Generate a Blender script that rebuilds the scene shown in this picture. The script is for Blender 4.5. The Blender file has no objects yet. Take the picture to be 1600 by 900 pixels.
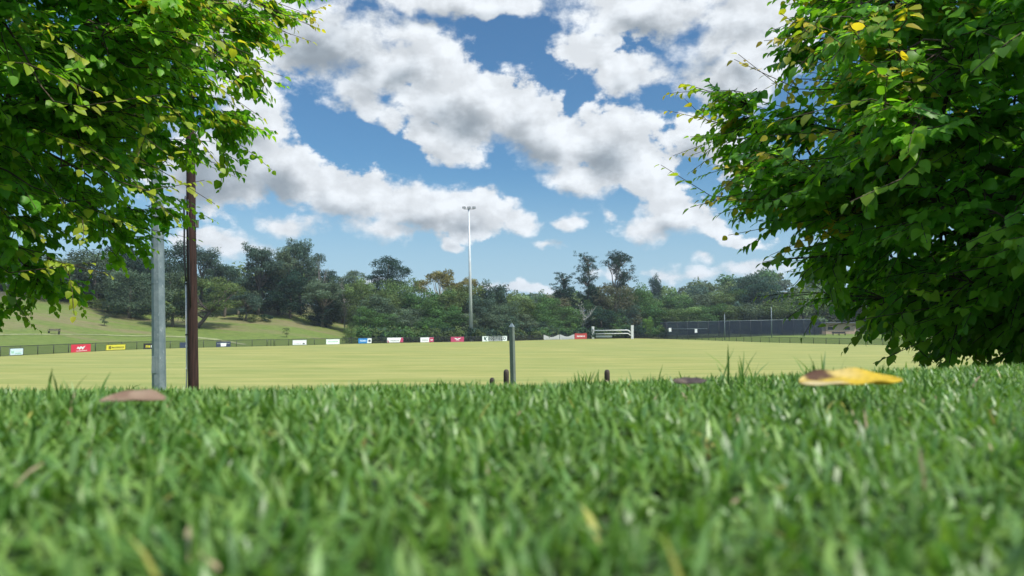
import bpy, math, random
import numpy as np
from mathutils import Vector, Matrix

random.seed(7)
RNG = np.random.default_rng(11)
SC = bpy.context.scene
COL = SC.collection
R = math.radians

# ------------------------------------------------------------------ camera
F = 1164.0
CAMZ = 3.4
PITCH = math.atan(59.0 / F)
cam_d = bpy.data.cameras.new('camera')
cam = bpy.data.objects.new('camera', cam_d); COL.objects.link(cam)
cam.location = (0, 0, CAMZ)
cam.rotation_euler = (math.pi / 2 + PITCH, 0, 0)
cam_d.sensor_width = 36.0
cam_d.lens = 36.0 * F / 1600
cam_d.clip_start = 0.02
cam_d.clip_end = 9000
cam_d.dof.use_dof = True
cam_d.dof.focus_distance = 6.5
cam_d.dof.aperture_fstop = 5.2
SC.camera = cam

# ------------------------------------------------------------------ render / view
SC.render.engine = 'CYCLES'
cy = SC.cycles
cy.use_denoising = True
cy.max_bounces = 9; cy.diffuse_bounces = 5; cy.glossy_bounces = 2
cy.transmission_bounces = 4; cy.transparent_max_bounces = 24; cy.volume_bounces = 0
cy.caustics_reflective = False; cy.caustics_refractive = False
cy.sample_clamp_indirect = 6
SC.view_settings.view_transform = 'Standard'
SC.view_settings.look = 'None'
SC.view_settings.exposure = 0.28
SC.view_settings.gamma = 1.0
SC.view_settings.use_curve_mapping = False

# ------------------------------------------------------------------ sun
HAZE = 0.00022
SUN_AZ, SUN_EL = 126.0, 57.0
SUN_DIR = Vector((math.sin(R(SUN_AZ)) * math.cos(R(SUN_EL)), math.cos(R(SUN_AZ)) * math.cos(R(SUN_EL)), math.sin(R(SUN_EL))))
sl = bpy.data.lights.new('sun', 'SUN'); sl.energy = 4.6; sl.angle = R(0.53); sl.color = (1.0, 0.95, 0.86)
so = bpy.data.objects.new('sun', sl); COL.objects.link(so)
so.rotation_euler = SUN_DIR.to_track_quat('Z', 'Y').to_euler()


def ray(px, py):
    x = (px - 800) / F; y = (450 - py) / F
    c, s = math.cos(PITCH), math.sin(PITCH)
    return Vector((x, c - s * y, s + c * y))


def at(px, py, d):
    """world point at forward distance d that the photograph shows at px, py"""
    r = ray(px, py)
    return Vector((0, 0, CAMZ)) + r * (d / r.y)


def on_field(px, py):
    r = ray(px, py)
    return Vector((0, 0, CAMZ)) + r * (CAMZ / -r.z)


# ------------------------------------------------------------------ world: Nishita sky + procedural clouds
class NT:
    def __init__(s, tree): s.t = tree
    def n(s, kind, **kw):
        nd = s.t.nodes.new(kind)
        for k, v in kw.items(): setattr(nd, k, v)
        return nd
    def put(s, sock, v):
        if isinstance(v, bpy.types.NodeSocket): s.t.links.new(v, sock)
        elif v is not None: sock.default_value = v
    def math(s, op, a, b=None, c=None, clamp=False):
        nd = s.n('ShaderNodeMath', operation=op); nd.use_clamp = clamp
        s.put(nd.inputs[0], a)
        if b is not None: s.put(nd.inputs[1], b)
        if c is not None: s.put(nd.inputs[2], c)
        return nd.outputs[0]
    def vmath(s, op, a, b=None, out=0, scale=None):
        nd = s.n('ShaderNodeVectorMath', operation=op)
        s.put(nd.inputs[0], a)
        if b is not None: s.put(nd.inputs[1], b)
        if scale is not None: s.put(nd.inputs[3], scale)
        return nd.outputs[out]
    def noise(s, vec, scale, detail=4, rough=0.5, out='Fac', dist=0.0):
        nd = s.n('ShaderNodeTexNoise'); s.put(nd.inputs['Vector'], vec)
        nd.inputs['Scale'].default_value = scale; nd.inputs['Detail'].default_value = detail
        nd.inputs['Roughness'].default_value = rough; nd.inputs['Distortion'].default_value = dist
        return nd.outputs[out]
    def mapr(s, v, a, b, c=0.0, d=1.0, smooth=False):
        nd = s.n('ShaderNodeMapRange'); nd.interpolation_type = 'SMOOTHSTEP' if smooth else 'LINEAR'
        s.put(nd.inputs[0], v)
        for i, q in enumerate((a, b, c, d)): s.put(nd.inputs[i + 1], q)
        return nd.outputs[0]
    def mix(s, f, a, b, mode='MIX'):
        nd = s.n('ShaderNodeMix', data_type='RGBA', blend_type=mode)
        s.put(nd.inputs[0], f); s.put(nd.inputs[6], a); s.put(nd.inputs[7], b)
        return nd.outputs[2]
    def xyz(s, x, y, z):
        nd = s.n('ShaderNodeCombineXYZ'); s.put(nd.inputs[0], x); s.put(nd.inputs[1], y); s.put(nd.inputs[2], z)
        return nd.outputs[0]
    def sep(s, v):
        nd = s.n('ShaderNodeSeparateXYZ'); s.put(nd.inputs[0], v); return nd.outputs


def C4(r, g, b): return (r, g, b, 1.0)


# cloud heaps: centre, radii (in degrees-like screen units of the sky), tilt, weight
CLOUDS = [
    (500, 60, 230, 85, 8, 1.0), (650, 85, 95, 60, 0, 1.0), (400, 20, 170, 75, 0, 1.0),
    (700, 2, 260, 26, 0, .9), (1010, 12, 190, 50, 8, .9), (1190, 15, 130, 70, 0, 1.0), (1120, 62, 90, 34, 0, .9),
    (560, 140, 75, 30, 25, .8), (612, 176, 30, 30, 0, .6),
    (735, 165, 130, 72, 22, 1.1), (840, 205, 150, 62, 22, 1.1), (955, 220, 105, 62, 14, 1.1), (700, 225, 75, 35, 30, .9),
    (905, 275, 85, 34, 10, .95), (1000, 275, 75, 35, 25, .8), (1060, 335, 80, 36, 25, .9), (1015, 355, 75, 30, 0, .85), (950, 335, 30, 26, 50, .7),
    (1105, 368, 34, 13, 10, .6),
    (905, 90, 55, 45, 20, .75), (975, 108, 70, 42, 0, .8), (945, 62, 50, 26, 0, .6),
    (1130, 125, 88, 56, 10, 1.0), (1180, 90, 80, 60, 0, 1.0),
    (1095, 215, 62, 42, 20, .95), (1150, 258, 70, 34, 25, .85), (1230, 290, 80, 40, 0, .8),
    (405, 125, 42, 60, 15, .75), (380, 200, 75, 62, 20, 1.0), (330, 255, 110, 85, 0, 1.1), (445, 262, 85, 50, 25, 1.1),
    (560, 305, 105, 46, 14, 1.1), (650, 325, 105, 52, 6, 1.1), (740, 330, 95, 42, 10, 1.05), (810, 345, 55, 24, 10, .8),
    (600, 362, 80, 24, 0, .8), (720, 362, 60, 20, 0, .6),
    (440, 348, 62, 24, 10, .8), (340, 378, 80, 24, 0, .8), (400, 385, 60, 18, 0, .7), 
    (880, 348, 30, 13, 5, .7), (852, 383, 28, 12, 0, .65), (702, 390, 22, 12, 5, .65), (905, 335, 18, 8, 0, .3),
    (1098, 403, 30, 12, 5, .6), (1160, 384, 40, 12, 0, .55),
    (820, 446, 90, 11, 0, .5), (1120, 425, 190, 15, 0, .5), (560, 440, 160, 9, 0, .35),
]


def cloud_group():
    g = bpy.data.node_groups.new('cloud_field', 'ShaderNodeTree')
    g.interface.new_socket('P', in_out='INPUT', socket_type='NodeSocketVector')
    g.interface.new_socket('F', in_out='OUTPUT', socket_type='NodeSocketFloat')
    q = NT(g)
    gi = q.n('NodeGroupInput'); go = q.n('NodeGroupOutput')
    P = gi.outputs[0]
    w = q.noise(P, 11.0, 3, 0.55, out='Color')
    w = q.vmath('SUBTRACT', w, (0.5, 0.5, 0.5))
    w = q.vmath('SCALE', w, scale=0.05)
    Pw = q.vmath('ADD', P, w)
    acc = None
    for (px, py, rx, ry, rot, k) in CLOUDS:
        r = ray(px, py); a = math.atan2(r.x, r.y); e = math.atan2(r.z, math.hypot(r.x, r.y))
        m = q.n('ShaderNodeMapping'); m.vector_type = 'TEXTURE'
        q.put(m.inputs[0], Pw if acc is None else q.vmath('ADD', Pw, q.math('MULTIPLY', acc, 1e-8)))
        m.inputs['Location'].default_value = (a, e, 0)
        m.inputs['Rotation'].default_value = (0, 0, -R(rot))
        m.inputs['Scale'].default_value = (rx / F * 1.12, ry / F * 1.12, 1)
        L = q.vmath('LENGTH', m.outputs[0], out=1)
        v = q.math('MULTIPLY_ADD', L, -k, k)
        acc = v if acc is None else q.math('MAXIMUM', acc, v)
    # open-sky cloud everywhere the photograph does not look
    s = q.sep(P)
    gen = q.noise(P, 3.2, 5, 0.55)
    gen = q.mapr(gen, 0.42, 0.7, -0.2, 0.9)
    far = q.math('MAXIMUM', q.mapr(q.math('ABSOLUTE', s[0]), 0.58, 0.8), q.mapr(s[1], 0.46, 0.6))
    gen = q.math('SUBTRACT', gen, q.math('MULTIPLY', q.math('SUBTRACT', 1.0, far), 3.0))
    acc = q.math('MAXIMUM', acc, gen)
    q.put(go.inputs[0], acc)
    return g


world = bpy.data.worlds.new('World'); SC.world = world; world.use_nodes = True
wt = world.node_tree; wt.nodes.clear(); w = NT(wt)
sky = w.n('ShaderNodeTexSky'); sky.sky_type = 'NISHITA'; sky.sun_disc = False
sky.sun_elevation = R(SUN_EL); sky.sun_rotation = R(SUN_AZ)
sky.air_density = 1.15; sky.dust_density = 0.35; sky.ozone_density = 2.2; sky.altitude = 100
SKY_K = 0.10
tc = w.n('ShaderNodeTexCoord')
D = tc.outputs['Generated']
d = w.sep(D)
az = w.math('ARCTAN2', d[0], d[1])
el = w.math('ARCSINE', d[2])
P = w.xyz(az, el, 0.0)
cg = cloud_group()
g1 = w.n('ShaderNodeGroup'); g1.node_tree = cg; w.put(g1.inputs[0], P)
P2 = w.vmath('ADD', P, (0.010, 0.022, 0.0))
g2 = w.n('ShaderNodeGroup'); g2.node_tree = cg; w.put(g2.inputs[0], P2)
Ps = w.xyz(az, w.math('MULTIPLY', el, 1.35), 0.0)
nz = w.noise(Ps, 17.0, 8, 0.6)
nz2 = w.noise(w.vmath('ADD', Ps, (0.010, 0.026, 0.0)), 17.0, 5, 0.55)
f1 = w.math('MULTIPLY_ADD', w.math('SUBTRACT', nz, 0.5), 1.9, g1.outputs[0])
wisp = w.mapr(w.noise(Ps, 5.0, 2, 0.5), 0.42, 0.62, 0.30, 0.70)
dens = w.mapr(f1, 0.09, wisp, smooth=True)
above = w.math('GREATER_THAN', d[2], -0.02)
f2 = w.math('MULTIPLY_ADD', w.math('SUBTRACT', nz2, 0.5), 0.8, g2.outputs[0])
low = w.noise(Ps, 7.0, 3, 0.5)
thick = w.math('MULTIPLY_ADD', w.math('SUBTRACT', low, 0.5), 1.4, f2)
shade = w.mapr(thick, 0.32, 1.15, smooth=True)
puff = w.math('SUBTRACT', nz, nz2)
bright = w.mapr(puff, -0.10, 0.14, 0.86, 1.08)
ccol = w.mix(shade, C4(0.86, 0.91, 0.96), C4(0.35, 0.41, 0.47))
ccol = w.mix(1.0, ccol, w.xyz(bright, bright, bright), 'MULTIPLY')
skyc = w.vmath('SCALE', sky.outputs[0], scale=SKY_K)
SATUR = w.mix(1.0, skyc, C4(0.53, 0.87, 1.08), 'MULTIPLY')
fade = w.mapr(el, 0.02, 0.12)
ccol = w.mix(w.math('MULTIPLY_ADD', fade, -0.5, 0.5), ccol, C4(0.62, 0.74, 0.86))
SATUR = w.mix(w.mapr(el, 0.0, 0.22, 0.85, 0.0, True), SATUR, C4(0.47, 0.66, 0.82))
fin = w.mix(dens, SATUR, ccol)
fin = w.vmath('SCALE', fin, scale=w.mapr(el, 0.50, 0.85, 0.83, 2.0))  # overhead sky, out of view, boosted with height to add ambient fill light
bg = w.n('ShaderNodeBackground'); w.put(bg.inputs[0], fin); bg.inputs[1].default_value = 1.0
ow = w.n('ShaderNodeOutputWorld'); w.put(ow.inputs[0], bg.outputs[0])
world.cycles.sampling_method = 'MANUAL'; world.cycles.sample_map_resolution = 512


# ------------------------------------------------------------------ helpers
def tag(o, label=None, cat=None, group=None, kind=None):
    if label: o['label'] = label
    if cat: o['category'] = cat
    if group: o['group'] = group
    if kind: o['kind'] = kind
    return o


def empty(name, loc, rz=0.0):
    o = bpy.data.objects.new(name, None); COL.objects.link(o)
    o.location = loc; o.rotation_euler = (0, 0, rz); o.empty_display_size = 0.2
    return o


def link(name, me, parent=None, loc=None):
    o = bpy.data.objects.new(name, me); COL.objects.link(o)
    if parent is not None: o.parent = parent
    if loc is not None: o.location = loc
    return o


def mesh_np(name, V, Fc, mat=None, col=None, smooth=False):
    """V (n,3), Fc list of (m,k) index arrays; col (n,3) per vertex"""
    V = np.asarray(V, dtype=np.float32)
    if not isinstance(Fc, list): Fc = [Fc]
    me = bpy.data.meshes.new(name)
    me.vertices.add(len(V)); me.vertices.foreach_set('co', V.ravel())
    loops = np.concatenate([f.ravel() for f in Fc]).astype(np.int32)
    tot = np.concatenate([np.full(len(f), f.shape[1], dtype=np.int32) for f in Fc])
    st = np.concatenate([[0], np.cumsum(tot)[:-1]]).astype(np.int32)
    me.loops.add(len(loops)); me.loops.foreach_set('vertex_index', loops)
    me.polygons.add(len(tot)); me.polygons.foreach_set('loop_start', st); me.polygons.foreach_set('loop_total', tot)
    if smooth: me.polygons.foreach_set('use_smooth', np.ones(len(tot), dtype=bool))
    if col is not None:
        a = me.color_attributes.new('Col', 'FLOAT_COLOR', 'POINT')
        c = np.ones((len(V), 4), dtype=np.float32); c[:, :3] = col
        a.data.foreach_set('color', c.ravel())
    me.update(calc_edges=True)
    if mat: me.materials.append(mat)
    return me


class MB:
    """collects boxes, tubes and slabs into ONE mesh"""
    def __init__(s): s.v = []; s.f = []
    def add(s, vs, fs):
        b = len(s.v); s.v += [tuple(v) for v in vs]; s.f += [tuple(b + i for i in f) for f in fs]
    def box(s, c, size, M=None, taper=1.0):
        x, y, z = [q / 2 for q in size]; vs = []
        for k, t in ((-1, 1.0), (1, taper)):
            for a, b in ((-1, -1), (1, -1), (1, 1), (-1, 1)):
                v = Vector((a * x * t, b * y * t, k * z))
                if M: v = M @ v
                vs.append(v + Vector(c))
        s.add(vs, [(3, 2, 1, 0), (4, 5, 6, 7), (0, 1, 5, 4), (1, 2, 6, 5), (2, 3, 7, 6), (3, 0, 4, 7)])
    def tube(s, pts, rad, n=8, caps=True, tw=0.0):
        pts = [Vector(p) for p in pts]
        if not hasattr(rad, '__len__'): rad = [rad] * len(pts)
        b = len(s.v)
        up = Vector((0.13, 0.31, 0.94))
        for i, p in enumerate(pts):
            t = (pts[min(i + 1, len(pts) - 1)] - pts[max(i - 1, 0)]).normalized()
            a = t.cross(up)
            if a.length < 1e-3: a = t.cross(Vector((1, 0, 0)))
            a.normalize(); c = t.cross(a)
            for k in range(n):
                an = 2 * math.pi * k / n + tw
                s.v.append(tuple(p + (a * math.cos(an) + c * math.sin(an)) * rad[i]))
        for i in range(len(pts) - 1):
            for k in range(n):
                k2 = (k + 1) % n
                s.f.append((b + i * n + k, b + i * n + k2, b + (i + 1) * n + k2, b + (i + 1) * n + k))
        if caps:
            s.f.append(tuple(b + k for k in range(n))[::-1]); e = b + (len(pts) - 1) * n
            s.f.append(tuple(e + k for k in range(n)))
    def build(s, name, mat, parent=None, smooth=False, bevel=0.0):
        me = bpy.data.meshes.new(name); me.from_pydata(s.v, [], s.f); me.update()
        me.materials.append(mat)
        if smooth: me.polygons.foreach_set('use_smooth', np.ones(len(me.polygons), dtype=bool))
        o = link(name, me, parent)
        if bevel:
            m = o.modifiers.new('b', 'BEVEL'); m.width = bevel; m.segments = 2
        return o


def sstep(x, a=0.0, b=1.0):
    t = np.clip((np.asarray(x, dtype=float) - a) / (b - a), 0, 1); return t * t * (3 - 2 * t)


# ------------------------------------------------------------------ materials
def mat_new(name):
    m = bpy.data.materials.new(name); m.use_nodes = True; m.node_tree.nodes.clear()
    return m, NT(m.node_tree)


def fin_mat(q, sh):
    o = q.n('ShaderNodeOutputMaterial'); q.put(o.inputs[0], sh)


def pbsdf(q, col, rough=0.6, metal=0.0, spec=0.5, bump=None, bstr=0.3, bdist=0.01):
    p = q.n('ShaderNodeBsdfPrincipled'); q.put(p.inputs['Base Color'], col); q.put(p.inputs['Roughness'], rough)
    p.inputs['Metallic'].default_value = metal; p.inputs['Specular IOR Level'].default_value = spec
    if bump is not None:
        b = q.n('ShaderNodeBump'); q.put(b.inputs['Height'], bump); b.inputs['Strength'].default_value = bstr
        b.inputs['Distance'].default_value = bdist; q.put(p.inputs['Normal'], b.outputs[0])
    return p.outputs[0]


def simple(name, col, rough=0.6, metal=0.0, var=0.15, scale=6.0, spec=0.5, bstr=0.0):
    m, q = mat_new(name)
    tcn = q.n('ShaderNodeTexCoord').outputs['Object']
    n = q.noise(tcn, scale, 5, 0.6)
    k = q.mapr(n, 0.3, 0.7, 1 - var, 1 + var)
    c = q.mix(1.0, C4(*col), q.xyz(k, k, k), 'MULTIPLY')
    fin_mat(q, pbsdf(q, c, rough, metal, spec, n if bstr else None, bstr))
    return m


def leafy(name, trans=0.35, rough=0.42, spec=0.4, use_obj=False, tint=(1.25, 1.3, 0.55)):
    """foliage: vertex colour is the leaf's own pigment"""
    m, q = mat_new(name)
    c = q.n('ShaderNodeVertexColor', layer_name='Col').outputs[0]
    if use_obj:
        oi = q.n('ShaderNodeObjectInfo')
        c = q.mix(1.0, c, oi.outputs['Color'], 'MULTIPLY')
    p = pbsdf(q, c, rough, 0, spec)
    t = q.n('ShaderNodeBsdfTranslucent'); q.put(t.inputs[0], q.mix(1.0, c, C4(*tint), 'MULTIPLY'))
    mx = q.n('ShaderNodeMixShader'); mx.inputs[0].default_value = trans
    q.put(mx.inputs[1], p); q.put(mx.inputs[2], t.outputs[0]); fin_mat(q, mx.outputs[0])
    return m


M_leaf = leafy('tree leaf', 0.55, 0.45, 0.35, tint=(1.5, 1.45, 0.6))
M_grass = leafy('grass blade', 0.34, 0.42, 0.5, tint=(1.1, 1.2, 0.6))
M_far = leafy('distant foliage', 0.30, 0.85, 0.08, use_obj=True, tint=(1.15, 1.2, 0.6))
M_dead = leafy('fallen leaf', 0.25, 0.55, 0.3, tint=(1.1, 1.0, 0.6))


def bark_mat(name, col, use_obj=False, scale=9.0):
    m, q = mat_new(name)
    tcn = q.n('ShaderNodeTexCoord').outputs['Object']
    st = q.vmath('MULTIPLY', tcn, (1.0, 1.0, 0.18))
    n = q.noise(st, scale, 6, 0.65)
    c = q.mix(q.mapr(n, 0.35, 0.65), C4(*[a * 0.55 for a in col]), C4(*[a * 1.3 for a in col]))
    if use_obj: c = q.mix(1.0, c, q.n('ShaderNodeObjectInfo').outputs['Color'], 'MULTIPLY')
    fin_mat(q, pbsdf(q, c, 0.85, 0, 0.2, n, 0.6, 0.01))
    return m


M_bark = bark_mat('bark', (0.085, 0.062, 0.045))
M_fbark = bark_mat('distant bark', (1.0, 1.0, 1.0), use_obj=True, scale=3.0)

# steel pole: galvanised with mottling and scuffs
m, q = mat_new('galvanised steel')
tco = q.n('ShaderNodeTexCoord').outputs['Object']
n1 = q.noise(tco, 5.0, 6, 0.65); n2 = q.noise(q.vmath('MULTIPLY', tco, (1, 1, 0.25)), 34.0, 3, 0.6)
c = q.mix(q.mapr(n1, 0.35, 0.65), C4(0.16, 0.21, 0.225), C4(0.26, 0.31, 0.315))
c = q.mix(q.mapr(n2, 0.62, 0.72, 0, 0.5), c, C4(0.62, 0.66, 0.66))
fin_mat(q, pbsdf(q, c, q.mapr(n1, 0.3, 0.7, 0.42, 0.6), 0.35, 0.5, n2, 0.05)); M_galv = m
# timber pole
m, q = mat_new('weathered timber pole')
tco = q.n('ShaderNodeTexCoord').outputs['Object']
st = q.vmath('MULTIPLY', tco, (1, 1, 0.05))
n1 = q.noise(st, 26.0, 6, 0.7); n2 = q.noise(tco, 2.2, 4, 0.6)
c = q.mix(q.mapr(n1, 0.35, 0.68), C4(0.012, 0.008, 0.007), C4(0.072, 0.036, 0.028))
c = q.mix(q.mapr(n2, 0.4, 0.75, 0, 0.5), c, C4(0.045, 0.026, 0.02))
fin_mat(q, pbsdf(q, c, 0.8, 0, 0.25, n1, 0.8, 0.01)); M_pole = m

M_post = simple('painted green grey post', (0.15, 0.18, 0.15), 0.55, 0, 0.2, 8)
M_bol = bark_mat('treated pine bollard', (0.085, 0.07, 0.06), scale=14)
M_white = simple('white paint', (0.84, 0.85, 0.84), 0.55, 0, 0.08, 4)
M_wgrey = simple('weathered white rail', (0.5, 0.52, 0.52), 0.6, 0, 0.15, 4)
M_dark = simple('dark steel', (0.03, 0.035, 0.035), 0.55, 0.3, 0.15, 8)
M_black = simple('black plastic', (0.015, 0.016, 0.018), 0.5, 0, 0.1, 8)
M_conduit = simple('pale conduit', (0.6, 0.62, 0.62), 0.5, 0, 0.05, 8)
M_lamp = simple('floodlight body', (0.10, 0.11, 0.11), 0.5, 0.2, 0.15, 8)
M_glass = simple('lamp glass', (0.35, 0.38, 0.4), 0.15, 0, 0.05, 8)
M_tower = simple('bright galvanised mast', (0.5, 0.54, 0.56), 0.5, 0.1, 0.1, 1)
M_brick = simple('tan brick', (0.40, 0.30, 0.22), 0.85, 0, 0.15, 3)
M_roof = simple('grey roof', (0.16, 0.17, 0.18), 0.6, 0.2, 0.1, 2)
M_conc = simple('concrete', (0.38, 0.37, 0.34), 0.9, 0, 0.15, 6)
M_wood = simple('grey timber', (0.13, 0.11, 0.09), 0.8, 0, 0.25, 10)


def sheet(name, col, opacity):
    m, q = mat_new(name)
    tr = q.n('ShaderNodeBsdfTransparent')
    mx = q.n('ShaderNodeMixShader'); mx.inputs[0].default_value = opacity
    q.put(mx.inputs[1], tr.outputs[0]); q.put(mx.inputs[2], pbsdf(q, C4(*col), 0.7, 0, 0.2)); fin_mat(q, mx.outputs[0])
    return m


M_chain = sheet('chain link', (0.03, 0.035, 0.035), 0.34)
M_net = sheet('black net', (0.025, 0.04, 0.065), 0.36)

# ------------------------------------------------------------------ boundary line of the oval (plan)
OV = [(0, 557), (60, 554), (115, 551), (200, 546.6), (300, 543.6), (400, 541.3), (480, 539.3), (575, 536.9), (690, 534.8), (780, 533.2), (850, 531.3),
      (925, 529.6), (1000, 528.9), (1085, 531.2), (1200, 535), (1320, 538), (1400, 539.8), (1500, 543), (1590, 547)]
ctrl = [on_field(*p).xy for p in OV]
ctrl += [Vector(p) for p in ((70.5, 78), (62, 54), (40, 38), (14, 34.5), (-12, 35), (-36, 40), (-54, 52), (-60.5, 66))]
N = len(ctrl); oval = []
for i in range(N):
    p0, p1, p2, p3 = ctrl[i - 1], ctrl[i], ctrl[(i + 1) % N], ctrl[(i + 2) % N]
    for k in range(12):
        t = k / 12
        oval.append(0.5 * ((2 * p1) + (p2 - p0) * t + (2 * p0 - 5 * p1 + 4 * p2 - p3) * t * t + (3 * p1 - p0 - 3 * p2 + p3) * t ** 3))
OVX = np.array([p.x for p in oval]); OVY = np.array([p.y for p in oval])
n_front = 12 * (len(OV) - 1) + 1
FX, FY = OVX[:n_front], OVY[:n_front]
FQ = 800 + F * FX / FY          # azimuth in photograph units


def fence_pt(px):
    """point of the fence line seen at column px"""
    qv = 800 + F * (ray(px, 530).x / ray(px, 530).y)
    return Vector((float(np.interp(qv, FQ, FX)), float(np.interp(qv, FQ, FY)), 0))


# ------------------------------------------------------------------ terrain height
YP = np.array([-60, -3, 0.0, 0.3, 0.87, 1.2, 1.6, 2.2, 3, 5.5, 14, 25, 31, 36])
ZP = np.array([3.6, 3.31, 3.288, 3.29, 3.292, 3.276, 3.251, 3.205, 3.085, 2.72, 1.72, 0.55, 0.08, -0.03])


def Ht(x, y):
    x = np.asarray(x, dtype=float); y = np.asarray(y, dtype=float)
    near = np.interp(y, YP, ZP)
    near = near + 0.042 * np.clip(x - .1, 0, 3) * sstep(y, 9, 3) * sstep(y, .95, 1.7)
    near = near - 0.013 * sstep(-x, .1, .8) * sstep(y, 9, 3) * sstep(y, .8, 1.4)
    yy = np.maximum(y, 1.0)
    qv = 800 + F * x / yy
    fy = np.interp(qv, FQ, FY)
    t = np.clip(y - fy, 0, None)
    wl = 1 - sstep(qv, 440, 690)
    left = 8.5 * (np.minimum(t, 90) / 68) ** 1.8
    left = wl * np.minimum(left, 10.5 + 0.0 * t)
    A = np.interp(qv, [300, 600, 820, 1000, 1090, 1180, 1400], [9, 9, 10.5, 10, 15, 21, 23])
    far = A * sstep(y, 215, 430)
    right = 1.0 * sstep(t, 2, 40) * sstep(qv, 1000, 1110)
    h = left * (1 - sstep(y, 230, 420) * 0.5) + far + right
    h = h + 0.35 * (np.sin(x * 0.11 + 1.3) * np.sin(y * 0.085)) * sstep(t, 4, 25)
    return np.where(y < 36, near, -0.03 + h)


def hz(x, y): return float(Ht(x, y))


# ground sheet
ang = np.concatenate([np.linspace(-50, 50, 201), np.linspace(53, 307, 60)]) * math.pi / 180
rad = np.concatenate([[0.0], np.geomspace(0.25, 60, 60), np.linspace(62, 480, 150), np.geomspace(500, 6000, 16)])
A_, R_ = np.meshgrid(ang, rad, indexing='ij')
GX, GY = R_ * np.sin(A_), R_ * np.cos(A_)
GZ = Ht(GX, GY)
na, nr = GX.shape
idx = np.arange(na * nr).reshape(na, nr)
i2 = np.roll(idx, -1, axis=0)
Fq = np.stack([idx[:, :-1], idx[:, 1:], i2[:, 1:], i2[:, :-1]], -1).reshape(-1, 4)
# masks: dry tan grass on the slope, forest floor
qv = 800 + F * GX / np.maximum(GY, 1); tt = GY - np.interp(qv, FQ, FY)
dry = sstep(tt, 14, 42) * (1 - sstep(qv, 560, 640)) * (GY > 40)
wood = np.maximum(sstep(tt, 62, 80), sstep(qv, 560, 620) * (1 - sstep(qv, 1010, 1060)) * sstep(tt, 3, 8)) * (GY > 60)
wood = np.maximum(wood, sstep(tt, 62, 75) * (GY > 60))
gc = np.stack([dry, wood, np.zeros_like(dry)], -1).reshape(-1, 3)
m, q = mat_new('ground')
pos = q.n('ShaderNodeNewGeometry').outputs['Position']
vc = q.sep(q.n('ShaderNodeVertexColor', layer_name='Col').outputs[0])
nA = q.noise(pos, 0.09, 5, 0.6); nB = q.noise(pos, 0.8, 6, 0.65); nC = q.noise(q.vmath('MULTIPLY', pos, (0.35, 1.0, 1.0)), 0.16, 6, 0.65)
nF = q.noise(q.vmath('MULTIPLY', pos, (0.5, 1.0, 1.0)), 1.6, 8, 0.75)
nB = q.mapr(q.math('MULTIPLY_ADD', nF, .6, q.math('MULTIPLY', nB, .4)), .32, .68)
green = q.mix(nB, C4(0.07, 0.115, 0.022), C4(0.17, 0.215, 0.05))
tan = q.mix(nB, C4(0.115, 0.115, 0.045), C4(0.225, 0.20, 0.095))
k = q.math('ADD', q.math('MULTIPLY', vc[0], 0.45), q.math('MULTIPLY', q.math('SUBTRACT', nC, 0.5), 2.6))
cg_ = q.mix(q.mapr(k, 0.2, 0.75, 0, 1, True), green, tan)
floor_ = q.mix(nB, C4(0.03, 0.035, 0.015), C4(0.09, 0.08, 0.045))
cg_ = q.mix(vc[1], cg_, floor_)
soil = q.mix(nB, C4(0.02, 0.035, 0.012), C4(0.06, 0.09, 0.03))
yv = q.sep(pos)[1]
cg_ = q.mix(q.mapr(yv, 6.0, 3.0), cg_, soil)
nD = q.noise(pos, 3.0, 6, 0.7)
fin_mat(q, pbsdf(q, cg_, 0.9, 0, 0.15, nD, 0.9, 0.12)); M_ground = m
g = link('ground', mesh_np('ground', np.stack([GX, GY, GZ], -1).reshape(-1, 3), Fq, M_ground, gc, True))
tag(g, kind='structure')

# playing field
m, q = mat_new('mown sports turf')
pos = q.n('ShaderNodeNewGeometry').outputs['Position']
nA = q.noise(pos, 0.05, 5, 0.6); nB = q.noise(q.vmath('MULTIPLY', pos, (0.25, 1.2, 1)), 0.35, 6, 0.7)
nC = q.noise(pos, 6.0, 4, 0.7)
nS = q.noise(q.vmath('MULTIPLY', pos, (0.22, 1.0, 1)), 0.16, 7, 0.7)
c = q.mix(q.mapr(nB, 0.36, 0.64), C4(0.195, 0.225, 0.052), C4(0.375, 0.335, 0.115))
c = q.mix(q.mapr(nS, 0.5, 0.68, 0, 0.45), c, C4(0.175, 0.225, 0.068))
c = q.mix(q.mapr(nA, 0.42, 0.66, 0, 0.55), c, C4(0.225, 0.26, 0.08))
c = q.mix(q.mapr(nC, 0.3, 0.7, 0, 0.35), c, C4(0.17, 0.21, 0.062))
fin_mat(q, pbsdf(q, c, 0.85, 0, 0.15, nC, 0.6, 0.04)); M_turf = m
me = bpy.data.meshes.new('playing_field')
me.from_pydata([(p.x, p.y, 0.0) for p in oval], [], [tuple(range(len(oval)))]); me.materials.append(M_turf)
tag(link('playing_field', me), kind='structure')

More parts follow.
